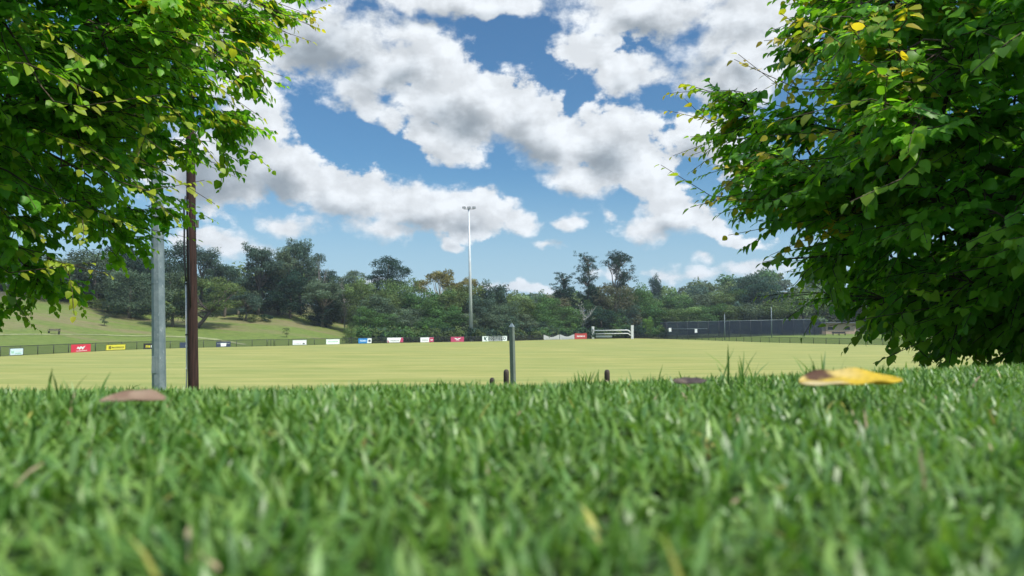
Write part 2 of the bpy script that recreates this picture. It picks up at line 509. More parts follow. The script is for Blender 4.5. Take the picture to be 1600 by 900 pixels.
# gravel track across the slope
tp = []
for px, py in ((-60, 523.5), (0, 523.5), (80, 523), (160, 523.5), (240, 525), (300, 527), (336, 530.5), (362, 535), (385, 539)):
    lo, hi = fence_pt(max(px, 0)).y + 1 if px > 0 else 84, 170
    best = None
    for k in range(400):
        dd = lo + (hi - lo) * k / 400; p = at(px, py, dd)
        e = abs(p.z - hz(p.x, p.y))
        if best is None or e < best[0]: best = (e, p)
    tp.append(best[1])
tv = []; tf = []
pts = []
for i in range(len(tp) - 1):
    for k in range(14): pts.append(tp[i].lerp(tp[i + 1], k / 14))
for i, p in enumerate(pts):
    for s in (-1, 1):
        x, y = p.x, p.y + s * 1.0
        tv.append((x, y, hz(x, y) + 0.06))
    if i: tf.append((2 * i - 2, 2 * i - 1, 2 * i + 1, 2 * i))
me = bpy.data.meshes.new('path'); me.from_pydata(tv, [], tf)
me.materials.append(simple('pale track', (0.22, 0.24, 0.10), 0.9, 0, 0.3, 0.8))
tag(link('path', me), kind='structure')

# ------------------------------------------------------------------ boundary fences
post_mb = MB(); post_mb.tube([(0, 0, 0), (0, 0, 1.12)], 0.045, 6); post_mb.tube([(0, 0, 1.12), (0, 0, 1.15)], [0.05, 0.02], 6)
POST = None


def boundary(px0, px1, label, step=2.75, ht=1.1, gate=False):
    global POST
    # resample the curve between columns
    xs = np.linspace(px0, px1, 900); P_ = [fence_pt(a) for a in xs]
    L = [0.0]
    for i in range(1, len(P_)): L.append(L[-1] + (P_[i] - P_[i - 1]).length)
    n = max(2, round(L[-1] / step)); S = np.linspace(0, L[-1], n + 1)
    X = np.interp(S, L, [p.x for p in P_]); Y = np.interp(S, L, [p.y for p in P_])
    base = empty('boundary_fence' if not gate else 'fence_gate', (X[0], Y[0], 0))
    o0 = Vector((X[0], Y[0], 0))
    rail = MB(); sheet_ = MB(); low = MB()
    seq = [Vector((a, b, 0)) - o0 for a, b in zip(X, Y)]
    rail.tube([p + Vector((0, 0, ht)) for p in seq], 0.035, 6)
    low.tube([p + Vector((0, 0, 0.06)) for p in seq], 0.02, 5)
    for a, b in zip(seq[:-1], seq[1:]):
        sheet_.add([a + Vector((0, 0, .05)), b + Vector((0, 0, .05)), b + Vector((0, 0, ht)), a + Vector((0, 0, ht))], [(0, 1, 2, 3)])
    rail.build('top_rail', M_dark, base, True); low.build('bottom_rail', M_dark, base, True); sheet_.build('mesh_panel', M_chain, base)
    order = sorted(range(len(seq)), key=lambda i: (seq[i] + o0).length)
    extra = MB()
    for r, i in enumerate(order):
        if r < 98:
            if POST is None:
                po = post_mb.build('post', M_dark, base, True); POST = po.data
            else: po = link('post', POST, base)
            po.location = seq[i]
        else: extra.tube([seq[i], seq[i] + Vector((0, 0, 1.12))], 0.045, 6)
    if extra.v:
        tag(extra.build('post', M_dark, base), kind='stuff')
    cat = 'gate' if gate else 'fence'
    tag(base, label, cat)
    return base


boundary(0, 417, 'low dark chain mesh fence at the foot of the grassy hill, left of its gate')
boundary(418.5, 428, 'narrow mesh gate between two close posts in the low dark fence', step=1.4, gate=True)
boundary(429.5, 922, 'low dark mesh fence carrying the white and KINGFIELD boards below the tree belt')
boundary(992, 1590, 'low black mesh fence in front of the practice nets and under the big tree')

# ------------------------------------------------------------------ boards on the fence
def cmat(name, col, rough=0.45): return simple(name, col, rough, 0, 0.05, 3)


B_white = cmat('board white', (0.74, 0.78, 0.78)); B_red = cmat('board red', (0.62, 0.03, 0.07)); B_yel = cmat('board yellow', (0.72, 0.66, 0.06))
B_blk = cmat('board black', (0.02, 0.02, 0.022)); B_navy = cmat('board navy', (0.03, 0.045, 0.085)); B_blue = cmat('board blue', (0.02, 0.20, 0.52))
B_crim = cmat('board crimson', (0.42, 0.05, 0.12)); B_dgreen = cmat('board dark green', (0.015, 0.09, 0.075)); B_pale = cmat('board pale green', (0.55, 0.72, 0.62))
B_lgreen = cmat('board mint', (0.25, 0.55, 0.35)); B_grey = cmat('board grey', (0.3, 0.32, 0.33)); B_cyan = cmat('board pale blue', (0.60, 0.74, 0.80))


class Board:
    """flat board on the fence; marks use u in 0..1 along, v in 0..1 up"""
    def __init__(s, x0, x1, y0, y1, face, label, frame=None, name='advertising_board', sag=0.0):
        A, B = fence_pt(x0), fence_pt(x1)
        mid = (A + B) / 2
        tan_ = (B - A); s.w = tan_.length; tan_.normalize()
        nrm = Vector((tan_.y, -tan_.x, 0))
        if nrm.dot(-mid) < 0: nrm = -nrm
        zt, zb = at((x0 + x1) / 2, y0, mid.y).z, at((x0 + x1) / 2, y1, mid.y).z
        zb = max(zb, 0.03); s.h = zt - zb
        s.o = empty(name, mid + nrm * 0.10 + Vector((0, 0, zb)), math.atan2(tan_.y, tan_.x))
        tag(s.o, label, 'sign', 'boards along the boundary fence')
        # local: x along, -y toward the field
        mb = MB(); n = 12; T = 0.03
        for i in range(n):
            u0, u1 = i / n, (i + 1) / n
            f0, f1 = [s.h * (1 - sag * math.sin(math.pi * u) ** 1.3) for u in (u0, u1)]
            xa, xb = (u0 - .5) * s.w, (u1 - .5) * s.w
            mb.add([(xa, 0, 0), (xb, 0, 0), (xb, T, 0), (xa, T, 0), (xa, 0, f0), (xb, 0, f1), (xb, T, f1), (xa, T, f0)],
                   [(3, 2, 1, 0), (4, 5, 6, 7), (0, 1, 5, 4), (2, 3, 7, 6)] + ([(3, 0, 4, 7)] if i == 0 else []) + ([(1, 2, 6, 5)] if i == n - 1 else []))
        mb.build('panel', face, s.o)
        if frame:
            fb = MB(); t = 0.05
            for (a, b, c_, d_) in ((-.5, .5, 0, t), (-.5, .5, s.h - t, s.h)): fb.box((0, -0.012, (c_ + d_) / 2), (s.w, 0.02, d_ - c_))
            for sg in (-1, 1): fb.box((sg * (s.w / 2 - t / 2), -0.012, s.h / 2), (t, 0.02, s.h - 2 * t))
            fb.build('frame', frame, s.o)
        s.lv = 0
    def poly(s, name, pts, mat):
        s.lv += 1; y = -0.006 - 0.004 * s.lv
        me = bpy.data.meshes.new(name)
        P3 = [((u - .5) * s.w, y, v * s.h) for u, v in pts]; n = len(P3)
        P4 = [(a, y + 0.003, c_) for a, _, c_ in P3]
        me.from_pydata(P3 + P4, [], [tuple(range(n)), tuple(range(n, 2 * n))[::-1]] + [(i, (i + 1) % n, n + (i + 1) % n, n + i) for i in range(n)])
        me.materials.append(mat); return link(name, me, s.o)
    def strokes(s, name, u0, u1, v0, v1, n, mat, seed=1, slant=0.0):
        """a row of small upright marks, the size lettering reads at from here"""
        s.lv += 1; y = -0.008 - 0.004 * s.lv; rr = random.Random(seed); mb = MB()
        for i in range(n):
            u = u0 + (u1 - u0) * (i + .5) / n; wd = (u1 - u0) / n * rr.uniform(.45, .8)
            hh = (v1 - v0) * rr.uniform(.75, 1.0)
            mb.box(((u - .5) * s.w, y, (v0 + hh / 2) * s.h), (wd * s.w, 0.003, hh * s.h))
            if i:   # letters of one word touch along the base line
                mb.v[-8:] = mb.v[-8:]; a_ = len(mb.v) - 16; b_ = len(mb.v) - 8
                mb.f.append((a_ + 1, b_ + 0, b_ + 3, a_ + 2))
        return mb.build(name, mat, s.o)
    def text(s, name, body, u0, u1, v0, v1, mat, off=0.02):
        s.lv += 1
        cu = bpy.data.curves.new(name, 'FONT'); cu.body = body; cu.size = 1.0; cu.extrude = 0.003; cu.offset = off
        cu.align_x = 'LEFT'; cu.materials.append(mat)
        o = bpy.data.objects.new(name, cu); COL.objects.link(o)
        bpy.context.view_layer.update()
        cu.space_character = 1.04; bpy.context.view_layer.update(); wd, hh = o.dimensions.x, o.dimensions.y
        bpy.context.view_layer.update()
        me = bpy.data.meshes.new_from_object(o); bpy.data.objects.remove(o); bpy.data.curves.remove(cu)
        o = link(name, me); o.parent = s.o; o.rotation_euler = (math.pi / 2, 0, 0)
        o.scale = ((u1 - u0) * s.w / max(wd, .01) * .97, (v1 - v0) * s.h / max(hh, .01), 1)
        o.location = ((u0 - .5) * s.w, -0.01 - 0.004 * s.lv, v0 * s.h)
        return o


b = Board(14.5, 36, 543.5, 555.2, B_cyan, 'white board with faint green and blue print, first board at the left edge', B_blk)
b.strokes('lettering', .12, .3, .3, .62, 3, B_lgreen, 2); b.strokes('lettering', .38, .9, .5, .75, 7, B_white, 3); b.strokes('lettering', .4, .85, .2, .35, 6, B_lgreen, 4)
b = Board(110.5, 141, 538, 550.3, B_red, 'red banner with a slanting white brand mark on the left fence')
b.poly('emblem', [(.26, .42), (.34, .75), (.40, .58), (.48, .78), (.56, .62), (.72, .82), (.62, .42), (.56, .30), (.5, .5), (.42, .28), (.36, .46)], B_white)
b.poly('stripe', [(.25, .12), (.8, .16), (.8, .22), (.25, .18)], B_white)
b = Board(165, 195.5, 537.8, 548.2, B_yel, 'bright yellow board with dark lettering on the left fence', B_blk)
b.strokes('lettering', .12, .26, .25, .75, 2, B_blk, 5); b.strokes('lettering', .28, .92, .38, .6, 10, B_blk, 6); b.strokes('lettering', .35, .85, .2, .28, 9, B_grey, 7)
b = Board(224, 252, 536.3, 545.6, B_blk, 'black board with yellow and white lettering partly behind the steel pole')
b.strokes('lettering', .1, .36, .25, .72, 4, B_yel, 8); b.strokes('lettering', .38, .66, .25, .72, 4, B_white, 9)
b = Board(280.5, 306, 534.8, 543.8, B_navy, 'navy board with a small white mark partly behind the timber pole')
b.poly('emblem', [(.36, .25), (.34, .45), (.42, .62), (.52, .55), (.56, .28)], B_white)
b = Board(337.5, 360, 533.7, 542.4, B_navy, 'navy board with a white panel in its middle, right of the timber pole')
b.poly('emblem', [(.32, .12), (.68, .12), (.7, .72), (.3, .72)], B_white); b.strokes('lettering', .06, .3, .55, .75, 3, B_grey, 10); b.strokes('lettering', .7, .94, .55, .75, 3, B_grey, 11)
b = Board(456.5, 478.5, 531, 539, B_white, 'white board with a small dark mark low on its right', B_grey)
b.strokes('lettering', .1, .6, .2, .32, 8, B_grey, 12); b.poly('emblem', [(.72, .12), (.72, .36), (.86, .36), (.86, .12)], B_blk)
b = Board(509, 530, 529.8, 537.8, B_white, 'white board with a thin line of grey green lettering', B_pale)
b.strokes('lettering', .14, .88, .4, .62, 12, B_lgreen, 13)
b = Board(559.5, 580, 528.6, 536.3, B_blue, 'blue board with a white right end', None)
b.poly('stripe', [(.66, 0.02), (.7, .98), (1.0, .98), (1.0, 0.02)], B_white); b.poly('emblem', [(.76, .25), (.76, .7), (.93, .7), (.93, .25)], B_navy)
b.strokes('lettering', .1, .6, .35, .7, 7, B_cyan, 14)
b = Board(604.5, 629.5, 527.6, 535, B_white, 'white board with a slanted dull red right end')
b.poly('stripe', [(.78, 0.02), (.87, .98), (1.0, .98), (1.0, 0.02)], B_crim); b.poly('emblem', [(.02, .02), (.02, .6), (.1, .2), (.12, .02)], B_crim)
b.strokes('lettering', .2, .74, .28, .5, 9, B_grey, 15)
b = Board(656.5, 677, 527.2, 534.6, B_white, 'white board with a square crimson right third')
b.poly('stripe', [(.64, 0.02), (.68, .98), (1.0, .98), (1.0, 0.02)], B_crim); b.strokes('lettering', .12, .56, .3, .6, 6, B_grey, 16); b.strokes('lettering', .74, .94, .35, .6, 3, B_white, 17)
b = Board(704, 724.5, 526.3, 534.2, B_crim, 'crimson board with a white winged emblem beside the tall light tower')
b.poly('emblem', [(.24, .8), (.4, .72), (.5, .58), (.6, .72), (.78, .8), (.62, .5), (.5, .42), (.38, .5)], B_white); b.strokes('lettering', .38, .64, .2, .3, 5, B_white, 18)
b = Board(753, 791.6, 525, 533.1, B_white, 'long white KINGFIELD board with dark green lettering, right of the light tower', B_pale)
b.text('lettering', 'INGFIELD', .215, .96, .22, .86, B_dgreen, 0.012)
b.poly('emblem', [(.07, .84), (.07, .3), (.105, .3), (.105, .55), (.15, .84), (.2, .84), (.135, .55), (.18, .1), (.145, .08), (.11, .4), (.1, .84)], B_dgreen)
B_dull = cmat('banner dull white', (0.40, 0.42, 0.42))
b = Board(849, 873.5, 522.8, 530.6, B_dull, 'sagging white banner low on the fence, first of two left of the red banner', None, 'banner', 0.5)
b.strokes('lettering', .12, .88, .1, .28, 8, B_grey, 19)
b = Board(874.3, 897, 522.3, 530.2, B_dull, 'sagging white banner low on the fence that touches the red banner', None, 'banner', 0.45)
b.strokes('lettering', .12, .88, .1, .3, 8, B_grey, 20)
b = Board(897.6, 916.5, 520.6, 529.6, cmat('banner faded red', (.38, .05, .05)), 'small red banner with white lettering left of the white sight screen frame', None, 'banner', 0.06)
b.strokes('lettering', .14, .86, .35, .62, 6, B_white, 21)

# ------------------------------------------------------------------ sight screen frame
pL, pR = at(926.5, 528.8, 196), at(988, 528.6, 193)
pL.z = pR.z = 0
t = empty('sight_screen', (pL + pR) / 2, math.atan2((pR - pL).y, (pR - pL).x)); wd = (pR - pL).length
tag(t, 'white sight screen frame with two tall posts and slim rails at the far boundary', 'sight screen')
h1 = at(926.5, 510.3, 196).z; h2 = at(988, 508.2, 193).z
MB.build((lambda a: (a.box((-wd / 2, 0, h1 / 2), (0.62, 0.35, h1)), a)[1])(MB()), 'post', M_white, t, bevel=0.03)
MB.build((lambda a: (a.box((wd / 2, 0, h2 / 2), (0.62, 0.35, h2)), a)[1])(MB()), 'post', M_white, t, bevel=0.03)
for zz, r_ in ((2.15, 0.13), (1.3, 0.11)):
    a = MB(); a.tube([(-wd / 2 + .3, -.1, zz - .05), (wd / 2 - 1.2, -.1, zz + .12), (wd / 2 - .65, -.1, zz - .15), (wd / 2 - .5, -.1, zz - .5)], r_, 8); a.build('rail', M_white, t, True)
a = MB(); a.box((-wd * .22, .05, .62), (wd * .42, .06, .5)); a.build('lower_panel', M_wgrey, t)
a = MB(); a.tube([(wd * .05, .05, 0), (wd * .05, .05, 1.2)], .07, 6); a.build('brace', M_dark, t)

# ------------------------------------------------------------------ tall light tower
base = on_field(735, 533.2); dT = base.y + 1.0
base = at(736.5, 533.2, dT); base.z = -0.02
topz = at(732.5, 326.5, dT).z; topx = at(732.5, 326.5, dT).x - base.x
t = empty('light_tower', base); tag(t, 'very tall slim grey floodlight tower behind the far fence', 'light tower')
a = MB(); a.tube([(0, 0, 0), (topx, 0, topz)], [0.42, 0.17], 10); a.build('mast', M_tower, t, True)
a = MB(); a.tube([(0, 0, 0), (0, 0, 0.12)], 0.62, 10); a.build('base_plate', M_conc, t)
a = MB(); a.box((topx + .1, 0, topz), (2.5, .10, .10)); a.build('crossarm', M_lamp, t)
for cx in (-1.05, .05, 1.15):
    a = MB(); Mx = Matrix.Rotation(R(-28), 3, 'X'); a.box((topx + cx, -.1, topz + .33), (.78, .52, .26), Mx, .85)
    l = a.build('floodlight', M_lamp, t, bevel=.03)
    a = MB(); a.box((topx + cx, -.36, topz + .22), (.66, .03, .22), Mx); a.build('lens', M_glass, l)
    a = MB(); a.box((topx + cx, 0, topz + .14), (.06, .06, .2)); a.build('bracket', M_lamp, l)

# ------------------------------------------------------------------ steel pole and timber pole by the bank
dS = 14.8
b0 = at(247.5, 611, dS); gz = hz(b0.x, b0.y)
t = empty('steel_pole', (b0.x, b0.y, gz)); tag(t, 'thick pale galvanised faceted steel pole rising into the left tree', 'pole')
H = 10.5; lean = (at(245.5, 300, dS).x - b0.x) / (at(245.5, 300, dS).z - b0.z)
a = MB(); a.tube([(-lean * 1.0, 0, 0), (lean * H, 0, H)], [0.133, 0.085], 8, tw=R(12)); a.build('shaft', M_galv, t)
a = MB(); a.tube([(0, 0, 0), (0, 0, .03)], .24, 12); a.build('base_plate', M_galv, t)
a = MB()
a.tube([(lean * 2.6, 0, 2.60), (lean * 2.6, 0, 2.615)], .128, 8, tw=R(12)); a.build('seam', M_galv, t)
a = MB(); a.box((lean * 1.2, -.125, 1.0), (.10, .012, .34)); a.build('access_cover', M_galv, t, bevel=.004)

dW = 17.2
b0 = at(303.5, 606, dW); gz = hz(b0.x, b0.y)
t = empty('timber_pole', (b0.x, b0.y, gz)); tag(t, 'dark reddish brown timber utility pole with a strapped cable beside the steel pole', 'pole')
H = 9.4; lean = (at(300, 320, dW).x - b0.x) / (at(300, 320, dW).z - b0.z)
a = MB(); prr = random.Random(3)
a.tube([(lean * H * k / 12 + prr.uniform(-.006, .006), 0, H * k / 12) for k in range(13)], [0.118 - 0.030 * k / 12 for k in range(13)], 14); a.build('shaft', M_pole, t, True)
z1 = at(295.5, 440, dW).z - gz; z0 = at(296, 574, dW).z - gz
def offx(zz, e): return lean * zz - (0.118 - 0.030 * zz / H) - e
a = MB(); a.tube([(offx(z0, .018), -.03, 0.1), (offx(z0, .018), -.03, z0), (offx(z1, .018), -.03, z1)], .016, 8); a.build('conduit', M_conduit, t, True)
a = MB(); a.tube([(offx(z1, .018), -.03, z1), (offx(z1, .025), -.05, z1 + .12), (offx(z1 + 1, .03), -.07, z1 + .7), (offx(z1 + 1.3, .02), -.09, z1 + 1.4), (offx(z1 + 1.8, .035), -.07, z1 + 1.75), (offx(z1 + 1.9, -.02), -.1, z1 + 1.98)], .02, 8); a.build('cable', M_black, t, True)
a = MB(); a.tube([(lean * 2.6 + .02, -.128, z1 - .6), (lean * 3 + .0, -.13, z1), (lean * 3.3 - .03, -.13, z1 + .9), (lean * 4 - .05, -.12, z1 + 1.9)], .012, 6); a.build('wire', M_black, t, True)
for zz in (z0 - .02, z0 + .75, z1 - .05):
    a = MB(); a.box((offx(zz, .012), -.04, zz), (.045, .05, .03)); a.build('clamp', M_conduit if zz < z0 else M_black, t)
zb = at(306, 350, dW).z - gz
a = MB(); a.box((lean * zb + .135, -.02, zb), (.06, .09, .17)); a.build('junction_box', M_wood, t, bevel=.006)

# square marker post
dP = 14.0
pb = at(803, 594, dP); gz = hz(pb.x, pb.y); pt = at(801, 511, dP)
t = empty('marker_post', (pb.x, pb.y, gz)); tag(t, 'slim square green grey post with a pointed pale cap standing on the bank', 'post')
H = pt.z - gz; lx = (pt.x - pb.x) / (pt.z - pb.z)
a = MB()
for k in range(1): a.tube([(0, 0, 0), (lx * H, 0, H)], .056, 4, tw=R(40))
a.build('shaft', M_post, t, bevel=.004)
a = MB(); a.tube([(lx * H, 0, H), (lx * H, 0, H + .025), (lx * H, 0, H + .07)], [.060, .046, .012], 4, tw=R(40)); a.build('cap', M_galv, t)

for px, yt, lab in ((791, 577, 'dark round topped timber bollard close beside the square post'), (948.5, 577.5, 'dark timber bollard standing alone right of the long grass clump'),
                    (769, 590, 'lowest timber bollard, only its top showing over the grass')):
    dB = 11.0 if px != 769 else 11.6
    p = at(px, yt, dB); gz = hz(p.x, p.y); H = p.z - gz
    a = MB(); r0 = .040
    a.tube([(0, 0, 0), (0, 0, H - .05), (0, 0, H - .02), (0, 0, H - .004), (0, 0, H)], [r0, r0, r0 * .88, r0 * .55, .01], 16)
    o = a.build('bollard', M_bol, None, True); o.location = (p.x, p.y, gz)
    tag(o, lab, 'bollard', 'timber bollards along the bank')

# ------------------------------------------------------------------ hillside bench
p = at(84, 521, 100)
best = min(((abs(at(84, 521.5, dd / 2).z - hz(at(84, 521.5, dd / 2).x, dd / 2)), dd / 2) for dd in range(180, 300)), key=lambda e: e[0])
dd = best[1]; p = at(84, 521.5, dd)
t = empty('park_bench', (p.x, p.y, hz(p.x, p.y) - .02), R(6)); tag(t, 'grey park bench alone on the grassy hillside', 'bench')
a = MB(); [a.box((0, -.12 + k * .14, .46), (1.7, .11, .04)) for k in range(3)]; a.build('seat', M_wood, t)
a = MB(); [a.box((0, .3, .62 + k * .15), (1.7, .035, .11)) for k in range(2)]; a.build('backrest', M_wood, t)
for s in (-1, 1):
    a = MB(); a.box((s * .78, .05, .23), (.08, .46, .46)); a.build('leg', M_dark, t)
    a = MB(); a.box((s * .82, .05, .68), (.07, .5, .05)); a.box((s * .82, -.16, .57), (.06, .05, .2)); a.box((s * .82, .3, .62), (.06, .05, .5)); a.build('armrest', M_dark, t)

# ------------------------------------------------------------------ practice nets
nA_, nB_ = at(1042, 529, 190), at(1290, 524, 186)
nA_.z = hz(nA_.x, nA_.y); nB_.z = hz(nB_.x, nB_.y)
t = empty('practice_nets', (nA_.x, nA_.y, 0), math.atan2((nB_ - nA_).y, (nB_ - nA_).x))
tag(t, 'long dark netted cricket practice enclosure behind the right fence', 'practice nets')
Lw = (Vector((nB_.x, nB_.y, 0)) - Vector((nA_.x, nA_.y, 0))).length; NH = 4.3; z0 = 0.1
nfront = 15; DP = 16
for row, yy in ((0, 0), (1, DP)):
    for i in range(nfront + 1):
        x = Lw * i / nfront
        a = MB(); a.tube([(x, yy, -.5), (x, yy, NH + .8 * i / nfront)], .055, 6); a.build('post', M_dark, t, True)
a = MB(); a.tube([(0, 0, NH), (Lw, 0, NH + .8)], .05, 6); a.tube([(0, DP, NH), (Lw, DP, NH + .8)], .05, 6); a.build('top_rail', M_galv, t, True)
a = MB(); a.tube([(0, -.06, 2.6), (Lw * .26, -.06, 2.65)], .04, 6); a.build('gate_rail', M_galv, t, True)
def quad(a, p): a.add(p, [(0, 1, 2, 3)])
for k in range(4):
    a = MB(); yy = (0, DP * .33, DP * .66, DP)[k]
    quad(a, [(0, yy, -.4), (Lw, yy, .2), (Lw, yy, NH + .8), (0, yy, NH)]); a.build('net', M_net, t)
for k in range(6):
    x = Lw * k / 5 if k else .02
    a = MB(); quad(a, [(x, .05, -.2), (x, DP - .05, -.2), (x, DP - .05, NH + .1), (x, .05, NH + .1)]); a.build('net', M_net, t)
a = MB(); quad(a, [(0, 0, NH - .02), (Lw, 0, NH + .78), (Lw, DP, NH + .78), (0, DP, NH - .02)]); a.build('net', M_net, t)
for px, lab in ((1047, 'small white notice on the practice nets, the left one'), (1087.5, 'small white notice on the practice nets, the right one')):
    dd = 188.6; p = at(px, 515.3 if px < 1060 else 517, dd)
    o = MB(); o.box((0, 0, 0), (.62, .04, .95)); o = o.build('notice', M_white, None); o.location = p; tag(o, lab, 'sign', 'notices on the nets')
for px, yt, dd, lab in ((1132, 489, 176, 'thin grey pole in front of the practice nets, left of the taller one'), (1205, 478, 172, 'thin pale grey pole in front of the nets at the edge of the right tree')):
    p = at(px, yt, dd); gz = hz(p.x, p.y)
    t = empty('light_pole', (p.x, p.y, gz - .05)); tag(t, lab, 'light pole', 'thin poles by the nets')
    a = MB(); a.tube([(0, 0, 0), (0, 0, p.z - gz)], [.10, .065], 8); a.build('mast', M_galv, t, True)
    a = MB(); a.box((.0, -.25, p.z - gz + .05), (.3, .6, .1)); a.build('lamp_head', M_lamp, t)

# tan brick buildings under the right tree
def building(px0, px1, yt, dd, label, name='brick_pavilion'):
    A, B = at(px0, yt, dd), at(px1, yt, dd); g0 = hz((A.x + B.x) / 2, dd)
    wd = B.x - A.x; H = A.z - g0; t = empty(name, ((A.x + B.x) / 2, dd, g0))
    tag(t, label, 'building')
    a = MB(); a.box((0, 3, H / 2 - .2), (wd, 6, H + .4)); a.build('wall', M_brick, t)
    a = MB(); a.box((0, 2.9, H + .13), (wd + 1.2, 7.4, .22)); a.build('roof', M_roof, t)
    for k in range(max(1, int(wd / 4))):
        x = -wd / 2 + wd * (k + .5) / max(1, int(wd / 4))
        a = MB(); a.box((x, -.03, 1.45), (1.3, .05, .8)); w_ = a.build('window', M_black, t)
        a = MB(); a.box((x, -.06, 1.0), (1.5, .12, .08)); a.build('sill', M_conc, w_)
    return t
building(1284, 1337, 505, 196, 'small tan brick building seen through the lower leaves of the right tree')
building(1552, 1640, 500, 150, 'tan brick building at the right edge behind the tree')
p = at(1311, 521, 186); gz = hz(p.x, p.y)
t = empty('players_bench', (p.x, p.y, gz)); tag(t, 'low dark bench in front of the tan brick building', 'bench')
a = MB(); a.box((0, 0, .48), (3.4, .5, .08)); a.build('seat', M_dark, t)
a = MB(); a.box((0, .27, .75), (3.4, .06, .4)); a.build('backrest', M_dark, t)
for s in (-1.5, 0, 1.5):
    a = MB(); a.box((s, 0, .22), (.1, .4, .44)); a.build('leg', M_dark, t)

#@@TREES
exec_trees = True
# ------------------------------------------------------------------ distant trees: unit prototypes (crown about 1 wide, 1 tall)
DIMS = {}


def crown_proto(name, clumps, n, s, seed, W, Hh, flat=1.0, up=0.35):
    """clumps: (x,y,z,rx,rz,tone) in metres; n faces shared by volume"""
    r = np.random.default_rng(seed); Vs = []; Cs = []
    wts = np.array([c_[3] ** 1.6 * max(c_[4], .3) ** .6 for c_ in clumps]); wts /= wts.sum()
    for c_, wt_ in zip(clumps, wts):
        k = max(12, int(n * wt_))
        dv = r.normal(size=(k, 3)); dv /= np.linalg.norm(dv, axis=1)[:, None]
        dv[:, 2] = np.where((dv[:, 2] < 0) & (r.random(k) < up), -dv[:, 2], dv[:, 2])
        rr = (0.45 + 0.62 * r.random(k) ** .55)[:, None]
        # ragged lobes
        lob = 1 + .22 * np.sin(dv[:, :1] * 5 + seed) * np.sin(dv[:, 1:2] * 6 + c_[0]) + .12 * np.sin(dv[:, 2:3] * 9 + c_[1])
        P_ = np.array(c_[:3]) + dv * rr * lob * np.array([c_[3], c_[3], c_[4]])
        nrm = dv + r.normal(size=(k, 3)) * .55; nrm /= np.linalg.norm(nrm, axis=1)[:, None]
        a = np.cross(nrm, r.normal(size=(k, 3))); a /= np.linalg.norm(a, axis=1)[:, None] + 1e-9
        b_ = np.cross(nrm, a); sz = (s * r.uniform(.6, 1.35, k))[:, None]
        b_ = b_ * flat
        Q = np.stack([P_ - a * sz, P_ - b_ * sz * .7, P_ + a * sz, P_ + b_ * sz * .7], 1)
        Vs.append(Q.reshape(-1, 3))
        tone = c_[5] * (1 + r.normal(size=k) * .18)
        warm = r.normal(size=k) * .06
        col = np.stack([tone * (1 + warm), tone, tone * (1 - warm)], 1)
        Cs.append(np.repeat(np.clip(col, .1, 2.5), 4, 0))
    V = np.concatenate(Vs); Cc = np.concatenate(Cs)
    Hh = np.percentile(V[:, 2], 99.6); W = 2.0 * np.percentile(np.abs(V[:, 0]), 98.0)
    DIMS[name] = (W, Hh); V = V / np.array([W, W, Hh])
    Fc = np.arange(len(V)).reshape(-1, 4)
    return mesh_np(name, V, Fc, M_far, Cc)


def trunk_proto(name, limbs, W, Hh, thick=1.0):
    mb = MB()
    for pts, r0, r1 in limbs:
        n = len(pts); mb.tube([(p[0] / W, p[1] / W, p[2] / Hh) for p in pts], [(r0 + (r1 - r0) * i / (n - 1)) / W * thick for i in range(n)], 7)
    me = bpy.data.meshes.new(name); me.from_pydata(mb.v, [], mb.f); me.update(); me.materials.append(M_fbark)
    me.polygons.foreach_set('use_smooth', np.ones(len(me.polygons), dtype=bool))
    return me


def limb(r, a, b, n=5, wob=.3):
    a, b = Vector(a), Vector(b); L = (b - a).length
    return [tuple(a.lerp(b, i / (n - 1)) + Vector((r.uniform(-1, 1), r.uniform(-1, 1), r.uniform(-.4, .8))) * wob * L * .12 * (0 < i)) for i in range(n)]


